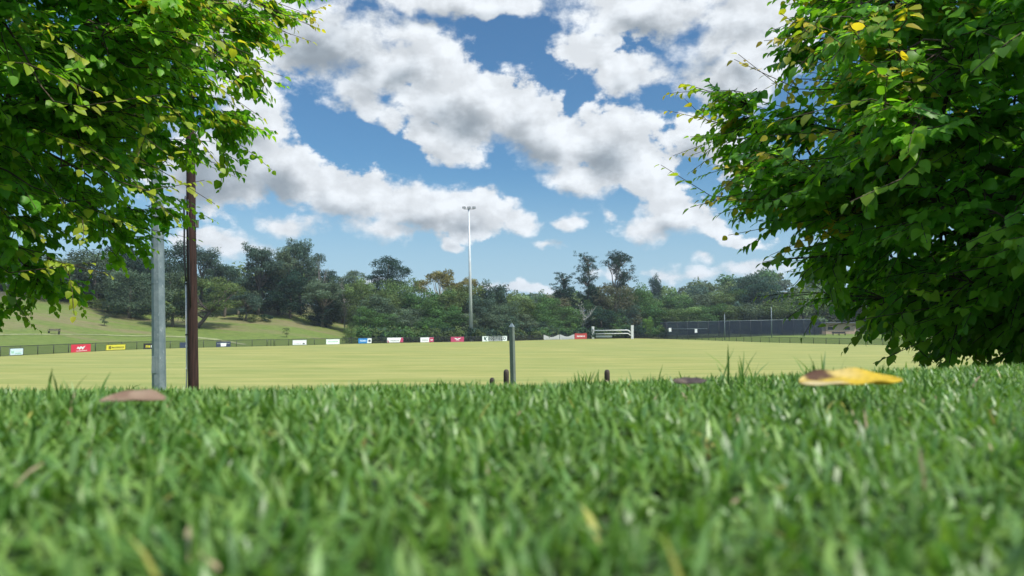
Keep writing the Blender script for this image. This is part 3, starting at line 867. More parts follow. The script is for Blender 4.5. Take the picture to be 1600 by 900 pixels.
def make_proto(kind, seed):
    r = random.Random(seed * 13 + 5); cl = []; lm = []
    tn = lambda a=.72, b=1.3: r.uniform(a - .1, b + .2)
    if kind == 'gum':
        W, Hh = 11, 15
        lm.append((limb(r, (0, 0, 0), (.3, 0, 6)), .38, .26))
        for k in range(26):
            an = r.uniform(0, 6.28); zz = r.uniform(5.0, 13); rad_ = (4.4 if 6 < zz < 11 else 2.6) * r.uniform(.3, 1) ** .6
            c_ = (rad_ * math.cos(an), rad_ * math.sin(an), zz); rr = r.uniform(1.1, 2.0)
            cl.append((*c_, rr, rr * .72, tn())); lm.append((limb(r, (.3, 0, r.uniform(4, 6.5)), c_), .16, .03))
            for j in range(3):
                cl.append((c_[0] + r.uniform(-1.4, 1.4), c_[1] + r.uniform(-1.4, 1.4), c_[2] + r.uniform(-1, 1.2), r.uniform(.6, 1.1), r.uniform(.4, .8), tn()))
        n, s, flat = 13000, .17, .7
    elif kind == 'dense':
        W, Hh = 11, 12
        lm.append((limb(r, (0, 0, 0), (0, 0, 7)), .35, .15))
        for k in range(46):
            an = r.uniform(0, 6.28); zz = r.uniform(1.2, 10.6); env = 4.9 * math.sqrt(max(.05, 1 - ((zz - 5.2) / 6.2) ** 2))
            rad_ = env * r.uniform(.45, .92); rr = r.uniform(.9, 1.75)
            cl.append((rad_ * math.cos(an), rad_ * math.sin(an), zz, rr, rr * .75, tn(.7, 1.35)))
        cl.append((0, 0, 5.5, 3.6, 4.4, .8)); n, s, flat = 12000, .17, .75
    elif kind == 'bush':
        W, Hh = 6, 5
        lm.append((limb(r, (0, 0, 0), (0, 0, 2)), .14, .05))
        for k in range(26):
            an = r.uniform(0, 6.28); zz = r.uniform(.5, 4.1); env = 2.6 * math.sqrt(max(.05, 1 - ((zz - 1.8) / 3.0) ** 2)); rad_ = env * r.uniform(.3, .9); rr = r.uniform(.5, .95)
            cl.append((rad_ * math.cos(an), rad_ * math.sin(an), zz, rr, rr * .85, tn(.75, 1.3)))
        n, s, flat = 4200, .11, .7
    elif kind == 'pine':
        W, Hh = 9, 19
        lm.append((limb(r, (0, 0, 0), (.2, 0, 17.5), 8, .15), .36, .08))
        for k in range(32):
            zz = 5.0 + 13 * (k + r.random()) / 32; an = r.uniform(0, 6.28)
            rad_ = r.uniform(.5, 3.4) * (1 if zz < 15 else .6); rr = r.uniform(.6, 1.2)
            c_ = (rad_ * math.cos(an), rad_ * math.sin(an), zz); cl.append((*c_, rr, rr * .5, tn(.75, 1.2))); lm.append((limb(r, (.1, 0, zz - .9), c_), .09, .03))
            for j in range(6): cl.append((c_[0] + r.uniform(-1.7, 1.7), c_[1] + r.uniform(-1.5, 1.5), c_[2] + r.uniform(-.8, 1.0), r.uniform(.4, .9), r.uniform(.25, .45), tn(.7, 1.2)))
        n, s, flat = 10500, .17, .45
    elif kind == 'umbrella':
        W, Hh = 10, 19
        lm.append((limb(r, (0, 0, 0), (-.6, 0, 12), 7, .3), .36, .22)); lm.append((limb(r, (-.5, 0, 11), (-2.4, 0, 16.5)), .2, .06)); lm.append((limb(r, (-.6, 0, 11), (1.4, 0, 16.5)), .2, .06))
        lm.append((limb(r, (.7, .3, 0), (.6, .2, 13), 7, .2), .26, .12))
        for k in range(34):
            an = r.uniform(0, 6.28); hi = k < 19; zz = r.uniform(15.3, 18.3) if hi else r.uniform(9.5, 15); rad_ = r.uniform(.4, 3.8) if hi else r.uniform(1.6, 4.2)
            x = rad_ * math.cos(an) + (0 if hi else .9); x = x if hi else abs(x)
            c_ = (x, rad_ * math.sin(an), zz); rr = r.uniform(.9, 1.5); cl.append((*c_, rr, rr * .5, tn(.75, 1.2))); lm.append((limb(r, (0, 0, zz - 2.0), c_), .08, .03))
            for j in range(5): cl.append((c_[0] + r.uniform(-1.6, 1.6), c_[1] + r.uniform(-1.4, 1.4), c_[2] + r.uniform(-.8, .9), r.uniform(.4, .9), r.uniform(.25, .45), tn(.7, 1.2)))
        n, s, flat = 10500, .17, .45
    elif kind == 'cedar':
        W, Hh = 15, 15
        lm.append((limb(r, (0, 0, 0), (0, 0, 13.5), 6, .1), .5, .1))
        for k in range(70):
            zz = 2 + 12.2 * (k + r.random()) / 70; env = 6.9 * math.sqrt(max(.03, 1 - ((zz - 5.0) / 9.6) ** 2))
            an = r.uniform(0, 6.28); rad_ = env * r.uniform(.5, 1.0); rr = r.uniform(1.2, 2.0)
            cl.append((rad_ * math.cos(an), rad_ * math.sin(an), zz, rr, rr * .42, tn(.75, 1.2)))
        for zz, q_ in ((4, 5.0), (7, 4.8), (9.5, 4.0), (11.5, 3.0)): cl.append((0, 0, zz, q_, 2.6, .75))
        n, s, flat = 20000, .2, .5
    elif kind == 'canopy':
        W, Hh = 15, 14
        lm.append((limb(r, (0, 0, 0), (.2, 0, 6)), .4, .28))
        for k in range(20):
            an = r.uniform(0, 6.28); rad_ = 6.4 * math.sqrt(r.random()); zz = 12.6 - .055 * rad_ ** 2 * 1.6 + r.uniform(-1.0, .2); rr = r.uniform(.9, 1.6)
            c_ = (rad_ * math.cos(an), rad_ * math.sin(an), zz); cl.append((*c_, rr, rr * .5, tn(.8, 1.3))); lm.append((limb(r, (.2, 0, 5.6), c_, 6, .5), .2, .04))
            for j in range(2): cl.append((c_[0] + r.uniform(-1.2, 1.2), c_[1] + r.uniform(-1.2, 1.2), c_[2] + r.uniform(-.7, .5), .8, .45, tn(.7, 1.3)))
        n, s, flat = 6500, .17, .7
    elif kind == 'lean':
        W, Hh = 12, 10
        lm.append((limb(r, (-.8, 0, 0), (1.0, 0, 3.4)), .3, .22)); lm.append((limb(r, (.2, 0, 2), (-3.5, 0, 5)), .16, .05))
        for k in range(34):
            an = r.uniform(0, 6.28); zz = r.uniform(2.8, 9.2); env = 5.4 * math.sqrt(max(.05, 1 - ((zz - 5.2) / 4.6) ** 2)); rad_ = env * r.uniform(.35, .95); rr = r.uniform(.7, 1.5)
            c_ = (rad_ * math.cos(an) + .2, rad_ * math.sin(an), zz); cl.append((*c_, rr, rr * .7, tn(.75, 1.35)))
            if k % 3 == 0: lm.append((limb(r, (1.0, 0, 3.2), c_), .12, .03))
        n, s, flat = 9000, .14, .65
    elif kind == 'bare':
        W, Hh = 10, 12
        lm.append((limb(r, (0, 0, 0), (-.4, 0, 7)), .22, .12))
        for k in range(11):
            an = r.uniform(0, 6.28); c_ = (4.2 * math.cos(an) * r.uniform(.4, 1), 3 * math.sin(an), r.uniform(6, 12)); a0 = (-.2, 0, r.uniform(2.5, 6.5))
            L_ = limb(r, a0, c_, 6, .6); lm.append((L_, .11, .03))
            for j in range(3):
                b0_ = L_[r.randint(2, 4)]; lm.append((limb(r, b0_, (b0_[0] + r.uniform(-2, 2), b0_[1] + r.uniform(-1, 1), b0_[2] + r.uniform(.5, 2.4)), 4, .5), .05, .015))
        for k in range(7): an = r.uniform(0, 6.28); cl.append((3.4 * math.cos(an), 2 * math.sin(an), r.uniform(5, 10), .8, .6, tn()))
        n, s, flat = 500, .14, .5
    elif kind == 'sapling':
        W, Hh = 2.2, 3.4
        lm.append((limb(r, (0, 0, 0), (0, 0, 3)), .05, .02))
        for k in range(12):
            an = r.uniform(0, 6.28); cl.append((.6 * math.cos(an) * r.random(), .6 * math.sin(an) * r.random(), r.uniform(.9, 3.1), .38, .34, tn()))
        n, s, flat = 900, .075, .6
    cm = crown_proto('crown', cl, n, s, seed, W, Hh, flat)
    if kind != 'bare': W, Hh = DIMS['crown']
    return cm, trunk_proto('trunk', lm, W, Hh)


PROTO = {}
NVAR = {'gum': 4, 'dense': 5, 'bush': 3, 'pine': 2}
trr = random.Random(21)
COLS = {'grey': (0.100, 0.144, 0.090), 'olive': (0.104, 0.148, 0.053), 'green': (0.072, 0.144, 0.047), 'dark': (0.026, 0.059, 0.039), 'pale': (0.136, 0.204, 0.073),
        'rust': (0.192, 0.183, 0.065), 'brown': (0.128, 0.131, 0.077), 'blue': (0.060, 0.104, 0.077), 'bright': (0.128, 0.244, 0.052)}


def tree(px, ytop, wpx, d, kind, colr, label, name='tree', group=None, ybase=None, cat='tree', bark=(.16, .14, .11), sink=.3):
    p = at(px, ytop, d); gz = hz(p.x, p.y)
    if ybase is not None:      # find the distance at which the ground shows at ybase
        c_ = min(((abs(at(px, ybase, q_).z - hz(at(px, ybase, q_).x, q_)), q_) for q_ in np.arange(fence_pt(min(max(px, 0), 1590)).y + 2, d + 60, 1.0)), key=lambda e: e[0])[1]
        d = float(c_); p = at(px, ytop, d); gz = hz(p.x, p.y)
    nv = NVAR.get(kind, 1); v = trr.randrange(nv)
    if (kind, v) not in PROTO: PROTO[(kind, v)] = make_proto(kind, v + 1)
    cm, tm = PROTO[(kind, v)]
    Hh = max(p.z - gz + sink, .8); W = wpx / F * d
    t = empty(name, (p.x, p.y, gz - sink), trr.uniform(0, 6.28) if kind not in ('lean', 'umbrella', 'bare') else 0)
    tag(t, label, cat, group)
    b_ = link('trunk', tm, t); b_.scale = (W, W, Hh); b_.color = (*bark, 1)
    c_ = link('crown', cm, t); c_.scale = (W, W, Hh)
    k = trr.uniform(.88, 1.14); cc = COLS[colr]; c_.color = (cc[0] * k * trr.uniform(.93, 1.07), cc[1] * k, cc[2] * k, 1)
    return t


L1S = ['grey green gum behind the left edge of the overhanging leaves, at the frame edge', 'grey gum behind the leaves, just inside the left frame edge', 'grey green gum behind the hanging leaves above the left end of the hill',
       'grey green gum just left of the broad tree by the low leaves', 'gum rising close behind the steel pole on its left', 'lower gum at the far left of the hill crest', 'lower gum on the crest above the hillside bench',
       'gum between the open topped gum and the tall gum row', 'lower gum right of the leaning tree crown', 'small gum in the gap before the leftmost tall gum']
L2S = ['middle height tree above the blue board', 'rounded tree right under the big dark cedar', 'tree directly right of the pale topped tree below the cedar', 'low front tree between the blue board and the slanted red end board',
       'dusky front tree above the board with the slanted red end', 'tree behind the slender pale sapling', 'high back tree under the rusty canopied gum', 'tree between the rusty gum and the light tower', 'tree above the crimson board',
       'low tree at the left foot of the belt where the slope ends', 'low front tree right of the slender sapling', 'low front tree just left of the light tower foot']
L3S = ['mid height tree right of the KINGFIELD board top', 'rounded back tree behind the square post', 'tree in the dip of the skyline right of the square post', 'front tree seen just right of the square post top',
       'back tree left of the brownish tree', 'front tree above the first sagging white banner', 'tree above the second sagging white banner', 'low front tree left above the KINGFIELD board', 'front tree above the red banner',
       'low front tree between the KINGFIELD board and square post', 'lowest front tree left of the first sagging banner', 'tree between the middle pine and the flat topped pine', 'front tree above the middle of the sight screen', 'tree above the right post of the sight screen']
L4S = ['bushy tree left of the nets behind the light green young tree', 'bushy tree above the left end of the nets', 'bushy tree above the right white notice', 'bushy tree above the nets just left of the shorter thin pole', 'bushy tree just right of the shorter thin pole', 'bushy tree left of the taller thin pole above the nets',
       'bushy tree right of the taller thin pole', 'tree behind the right end of the nets, half hidden by leaves', 'tree behind the small tan building', 'tree just right of the small tan building behind the leaves', 'first tree from the small building behind the dense lower leaves', 'second tree behind the dense lower leaves of the right tree',
       'tree left of the right edge building behind leaves', 'tree behind the right edge building', 'second row tree above the left notice of the nets', 'second row tree left above the shorter thin pole', 'second row tree directly above the shorter thin pole', 'second row tree under the ridge left of the taller pole', 'second row tree left of the nets below the ridge conifer']
G1 = 'gum trees on the hill crest behind the left poles'
G2 = 'dense trees of the belt behind the boundary boards'
G3 = 'trees of the belt behind the sight screen and nets'
L1 = 'grey green gum tree of the hill wood behind the left tree and poles'
L2 = 'rounded green tree of the dense belt behind the boards between the hill and the light tower'
L3 = 'rounded green tree of the dense belt between the light tower and the sight screen'
L4 = 'bushy green tree of the wood rising behind the practice nets'
# hill wood at the left
for px, yt, wp, dd in ((-60, 395, 130, 178), (0, 402, 130, 176), (60, 398, 120, 180), (105, 410, 90, 168), (225, 402, 85, 184), (-10, 430, 100, 165), (70, 436, 90, 163), (352, 412, 56, 172), (372, 438, 60, 176), (385, 455, 50, 168)):
    tree(px, yt, wp, dd, 'gum', trr.choice(['grey', 'grey', 'blue']), L1S.pop(0), 'gum_tree', G1)
tree(150, 392, 95, 166, 'dense', 'grey', 'broad grey green tree on the hill just right of the low left leaves', group=G1)
tree(198, 384, 75, 176, 'dense', 'dark', 'tall dark tree on the hill left of the steel pole', group=G1)
tree(205, 420, 70, 158, 'dense', 'grey', 'lower pale grey tree directly left of the steel pole', group=G1)
tree(268, 379, 72, 172, 'dense', 'blue', 'tall dark gum between the steel pole and the timber pole', 'gum_tree', G1)
tree(318, 386, 62, 182, 'gum', 'blue', 'open topped gum just right of the timber pole against the cloud', 'gum_tree', G1)
tree(272, 425, 60, 152, 'dense', 'grey', 'smaller grey tree between the two poles in front of the tall gum', group=G1)
tree(318, 432, 112, 130, 'lean', 'olive', 'spreading olive green tree with a leaning dark trunk on the slope', 'leaning_tree', ybase=513, bark=(.10, .08, .07))
tree(405, 383, 56, 176, 'gum', 'blue', 'leftmost of the tall gums on the hill crest, its top a rounded dome', 'gum_tree', 'tall gums on the hill crest', ybase=492, bark=(.1, .09, .08))
tree(437, 388, 60, 176, 'gum', 'grey', 'middle one of the tall gums on the hill crest, slightly lower than its neighbours', 'gum_tree', 'tall gums on the hill crest', ybase=492, bark=(.1, .09, .08))
tree(471, 375, 66, 176, 'gum', 'blue', 'tallest gum on the hill crest at the right of its row', 'gum_tree', 'tall gums on the hill crest', ybase=493, bark=(.1, .09, .08))
tree(455, 425, 60, 180, 'dense', 'dark', 'dark tree under the tall gums of the hill crest', group=G1)
tree(410, 430, 60, 182, 'dense', 'dark', 'dark tree filling the foot of the leftmost tall gum', group=G1)
tree(503, 398, 36, 182, 'bare', 'grey', 'thin bare branched tree right of the tallest gum', 'bare_tree', bark=(.24, .22, .2))
tree(512, 423, 50, 186, 'cedar', 'dark', 'flat topped dark conifer peeping over grey trees right of the gums', 'conifer')
tree(505, 438, 62, 176, 'gum', 'grey', 'dull grey tree behind the dark round shrub', 'gum_tree', G1)
tree(540, 432, 44, 180, 'bare', 'grey', 'leafless pale limbed tree above the dark round shrub', 'bare_tree', bark=(.34, .32, .29))
tree(572, 440, 48, 178, 'bare', 'grey', 'leafless pale limbed tree left of the pale green tree', 'bare_tree', bark=(.34, .32, .29))
tree(536, 442, 60, 196, 'dense', 'grey', 'dull grey tree behind the leafless pale trees', group=G2)
tree(509, 466, 46, 150, 'dense', 'dark', 'dark rounded shrub at the top of the dry slope', 'shrub', ybase=511, cat='shrub')
tree(553, 424, 56, 200, 'cedar', 'grey', 'flat topped pale conifer left of the big dark cedar', 'conifer')
tree(607, 403, 76, 204, 'cedar', 'dark', 'big dark blue green cedar standing above the tree belt', 'cedar_tree')
tree(692, 422, 78, 200, 'canopy', 'rust', 'open gum with a rusty yellow canopy and pale trunk against the sky', 'gum_tree', bark=(.5, .46, .4))
tree(732, 434, 50, 206, 'canopy', 'rust', 'smaller rusty canopied gum just behind the light tower', 'gum_tree', bark=(.5, .46, .4))
tree(562, 436, 50, 176, 'dense', 'pale', 'pale green tree at the left end of the belt below the cedar', group=G2)
tree(626, 436, 66, 182, 'dense', 'pale', 'pale green topped tree in front of the cedar', group=G2)
for px, yt, wp, dd in ((585, 462, 60, 172), (608, 455, 60, 178), (655, 455, 66, 180), (600, 490, 56, 166), (640, 482, 60, 168), (668, 470, 60, 172), (690, 455, 64, 184), (712, 452, 60, 180), (700, 480, 60, 170), (575, 480, 44, 165), (672, 496, 44, 165), (722, 490, 50, 172)):
    tree(px, yt, wp, dd, 'dense', trr.choice(['grey', 'green', 'olive', 'blue', 'green']), L2S.pop(0), group=G2)
tree(732, 446, 60, 186, 'dense', 'olive', 'yellow green tree directly behind the light tower mast', group=G2)
tree(770, 441, 52, 186, 'dense', 'blue', 'dark rounded tree, highest right beside the light tower', group=G3)
tree(752, 462, 54, 178, 'dense', 'blue', 'dusky green tree above the KINGFIELD board', group=G3)
for px, yt, wp, dd in ((785, 472, 56, 180), (808, 462, 60, 190), (832, 470, 56, 194), (815, 490, 50, 186), (855, 462, 50, 204), (850, 492, 54, 194), (880, 480, 56, 202), (765, 488, 50, 176), (905, 490, 50, 208), (790, 495, 44, 178), (838, 502, 40, 190), (932, 470, 46, 214), (955, 490, 50, 210), (978, 478, 50, 212)):
    tree(px, yt, wp, dd, 'dense', trr.choice(['grey', 'green', 'olive', 'blue', 'green']), L3S.pop(0), group=G3)
tree(868, 462, 50, 214, 'dense', 'brown', 'brownish tree below the shortest of the three pines', group=G3)
tree(879, 426, 42, 222, 'pine', 'dark', 'shortest and leftmost of the three dark pines on the skyline', 'pine_tree', 'dark pines on the skyline')
tree(881, 448, 40, 220, 'dense', 'dark', 'dark tree at the foot of the leftmost pine', group=G3)
tree(918, 396, 42, 218, 'pine', 'dark', 'tall narrow pine in the middle of the three skyline pines', 'pine_tree', 'dark pines on the skyline')
tree(925, 445, 34, 216, 'dense', 'dark', 'narrow dark tree under the tall middle pine', group=G3)
tree(963, 392, 52, 218, 'umbrella', 'dark', 'flat topped pine with bare pale forked trunks, rightmost of the skyline pines', 'pine_tree', 'dark pines on the skyline', bark=(.3, .27, .24))
tree(962, 443, 66, 214, 'dense', 'brown', 'olive brown tree below the flat topped pine', group=G3)
tree(940, 482, 50, 206, 'dense', 'dark', 'very dark tree behind the white sight screen frame', group=G3)
tree(912, 470, 52, 204, 'bare', 'green', 'bare white limbed tree left of the sight screen', 'bare_tree', bark=(.5, .49, .46))
tree(993, 446, 56, 226, 'dense', 'green', 'mid green tree right of the olive brown one', group=G3)
tree(1024, 430, 20, 330, 'dense', 'dark', 'small dark conifer alone on the far wooded ridge', 'conifer')
tree(1012, 496, 17, 205, 'dense', 'bright', 'light green young tree just right of the sight screen', 'young_tree')
tree(900, 505, 20, 199, 'bush', 'bright', 'light green bush behind the red banner', 'shrub', cat='shrub')
tree(664, 508, 9, 160, 'sapling', 'bright', 'slender pale green sapling above the crimson ended white board', 'sapling')
tree(549, 508, 22, 144, 'bush', 'pale', 'pale bush where the slope meets the tree belt', 'shrub', cat='shrub')
for px, yt, wp, dd in ((1010, 470, 60, 222), (1040, 482, 56, 224), (1075, 480, 60, 226), (1108, 476, 60, 226), (1145, 478, 60, 226), (1180, 474, 64, 224), (1215, 470, 70, 222), (1255, 455, 80, 222), (1310, 450, 90, 224), (1370, 455, 90, 220),
                       (1430, 450, 90, 215), (1490, 452, 90, 212), (1550, 455, 90, 205), (1610, 455, 90, 200), (1055, 462, 56, 250), (1095, 460, 60, 252), (1130, 456, 56, 250), (1165, 452, 60, 250), (1030, 468, 50, 250)):
    tree(px, yt, wp, dd, 'dense', trr.choice(['green', 'olive', 'green', 'pale', 'grey']), L4S.pop(0), group=G3)
tree(1180, 428, 78, 262, 'dense', 'blue', 'tall dark tree on the ridge at the edge of the right tree', group=G3)
tree(1192, 440, 66, 240, 'dense', 'dark', 'dark bulky tree below the ridge beside the right tree', group=G3)
# hedge and small plants on the slope
for px, yb, h_, wp, kind, c_, lab in ((170, 486, 18, 66, 'bush', 'olive', 'low olive hedge shrub on the hill crest left of the steel pole, beside the leaves'), (215, 489, 18, 60, 'bush', 'dark', 'low dark hedge shrub on the hill crest against the steel pole'),
                                 (265, 493, 17, 50, 'bush', 'dark', 'low dark hedge shrub on the hill crest between the poles'),
                                 (377, 501, 10, 9, 'bush', 'olive', 'small tussock shrub on the slope, leftmost of three under the gums'), (393, 503, 12, 16, 'bush', 'olive', 'small tussock shrub on the slope, middle of three under the gums'), (416, 502, 11, 22, 'bush', 'dark', 'widest of the three small shrubs on the slope under the gums'),
                                 (163, 509, 15, 14, 'sapling', 'dark', 'small dark sapling alone on the open hillside above the track'), (448, 527, 15, 10, 'sapling', 'olive', 'small green sapling on the slope above the white boards')):
    tree(px, yb - h_, wp, 150, kind, c_, lab, 'shrub' if kind == 'bush' else 'sapling', ybase=yb, cat='shrub' if kind == 'bush' else 'sapling', sink=.1)

# undergrowth mass along the foot of the belt and the far wood
def mass(name, spots, s, seed, col):
    r = np.random.default_rng(seed); Vs = []; Cs = []
    for (x, y, z, rx, rz_, n, tone) in spots:
        dv = r.normal(size=(n, 3)); dv /= np.linalg.norm(dv, axis=1)[:, None]; dv[:, 2] = np.where(dv[:, 2] < -.3, -dv[:, 2], dv[:, 2])
        lob = 1 + .25 * np.sin(dv[:, :1] * 6 + x) * np.sin(dv[:, 2:3] * 6 + y)
        P_ = np.array([x, y, z]) + dv * (.5 + .55 * r.random((n, 1)) ** .5) * lob * np.array([rx, rx, rz_])
        nrm = dv + r.normal(size=(n, 3)) * .5; nrm /= np.linalg.norm(nrm, axis=1)[:, None]
        a = np.cross(nrm, r.normal(size=(n, 3))); a /= np.linalg.norm(a, axis=1)[:, None] + 1e-9; b_ = np.cross(nrm, a)
        sz = s * r.uniform(.6, 1.4, n)[:, None] * (1 + .0018 * y)
        Q = np.stack([P_ - a * sz, P_ - b_ * sz * .7, P_ + a * sz, P_ + b_ * sz * .7], 1); Vs.append(Q.reshape(-1, 3))
        tn_ = tone * (1 + r.normal(size=n) * .18); cc = np.array(col[r.integers(len(col))])[None] * tn_[:, None]
        Cs.append(np.repeat(np.clip(cc, .005, .6), 4, 0))
    V = np.concatenate(Vs); o = link(name, mesh_np(name, V, np.arange(len(V)).reshape(-1, 4), M_far, np.concatenate(Cs)))
    return o


mr = random.Random(5); sp = []
for i in range(560):
    y = mr.uniform(235, 520); qx = mr.uniform(-100, 1750); x = (qx - 800) / F * y; g_ = hz(x, y); rr = mr.uniform(3.2, 6.2)
    sp.append((x, y, g_ + mr.uniform(4, 8.5), rr, rr * mr.uniform(.7, 1.0), 330, mr.uniform(.75, 1.3)))
o = mass('far_woodland', sp, .34, 3, [COLS['green'], COLS['grey'], COLS['blue'], COLS['olive'], COLS['pale']])
tag(o, 'far green woodland covering the low ridge beyond the tree belt', 'woodland', kind='stuff')
sp = []
for i in range(260):
    qx = mr.uniform(566, 1035); fp = fence_pt(qx); k = mr.uniform(3, 14) / fp.length; x, y = fp.x * (1 + k), fp.y * (1 + k); rr = mr.uniform(1.0, 2.4)
    sp.append((x, y, hz(x, y) + rr * .55, rr, rr * .9, 230, mr.uniform(.6, 1.15)))
for i in range(60):
    qx = mr.uniform(60, 480); fp = fence_pt(qx); y = fp.y + mr.uniform(62, 84); x = (qx - 800) / F * y; rr = mr.uniform(1.2, 2.6)
    sp.append((x, y, hz(x, y) + rr * .5, rr, rr * .8, 200, mr.uniform(.6, 1.1)))
o = mass('undergrowth', sp, .16, 4, [COLS['green'], COLS['blue'], COLS['dark'], COLS['olive']])
tag(o, 'dark scrubby undergrowth along the foot of the tree belt', 'undergrowth', kind='stuff')

#@@NEAR
# ------------------------------------------------------------------ the two near broad-leaved trees
def tubes_np(A, B, r0, r1, n=3):
    """straight tapered tubes A->B"""
    A = np.asarray(A, float); B = np.asarray(B, float); t = B - A; t /= np.linalg.norm(t, axis=1)[:, None] + 1e-9
    u = np.cross(t, [0.3, 0.2, 0.93]); u /= np.linalg.norm(u, axis=1)[:, None] + 1e-9; v = np.cross(t, u)
    an = np.arange(n) * 2 * np.pi / n
    ring = lambda P_, r_: P_[:, None] + (u[:, None] * np.cos(an)[None, :, None] + v[:, None] * np.sin(an)[None, :, None]) * np.asarray(r_)[:, None, None]
    V = np.concatenate([ring(A, r0), ring(B, r1)], 1)
    b = np.arange(len(A))[:, None, None] * 2 * n; k = np.arange(n); k2 = (k + 1) % n
    Fc = np.stack([k, k2, n + k2, n + k], 1)[None] + b
    return V.reshape(-1, 3), Fc.reshape(-1, 4)


LT = np.array([0.0, .11, .13, .11, .40, .42, .40, .74, .74, .74, 1.0])
LW = np.array([0.0, -.31, 0, .31, -.43, 0, .43, -.26, 0, .26, 0.0])
LF = np.array([[0, 1, 2], [0, 2, 3], [1, 4, 5], [1, 5, 2], [2, 5, 6], [2, 6, 3], [4, 7, 8], [4, 8, 5], [5, 8, 9], [5, 9, 6], [7, 10, 8], [8, 10, 9]])


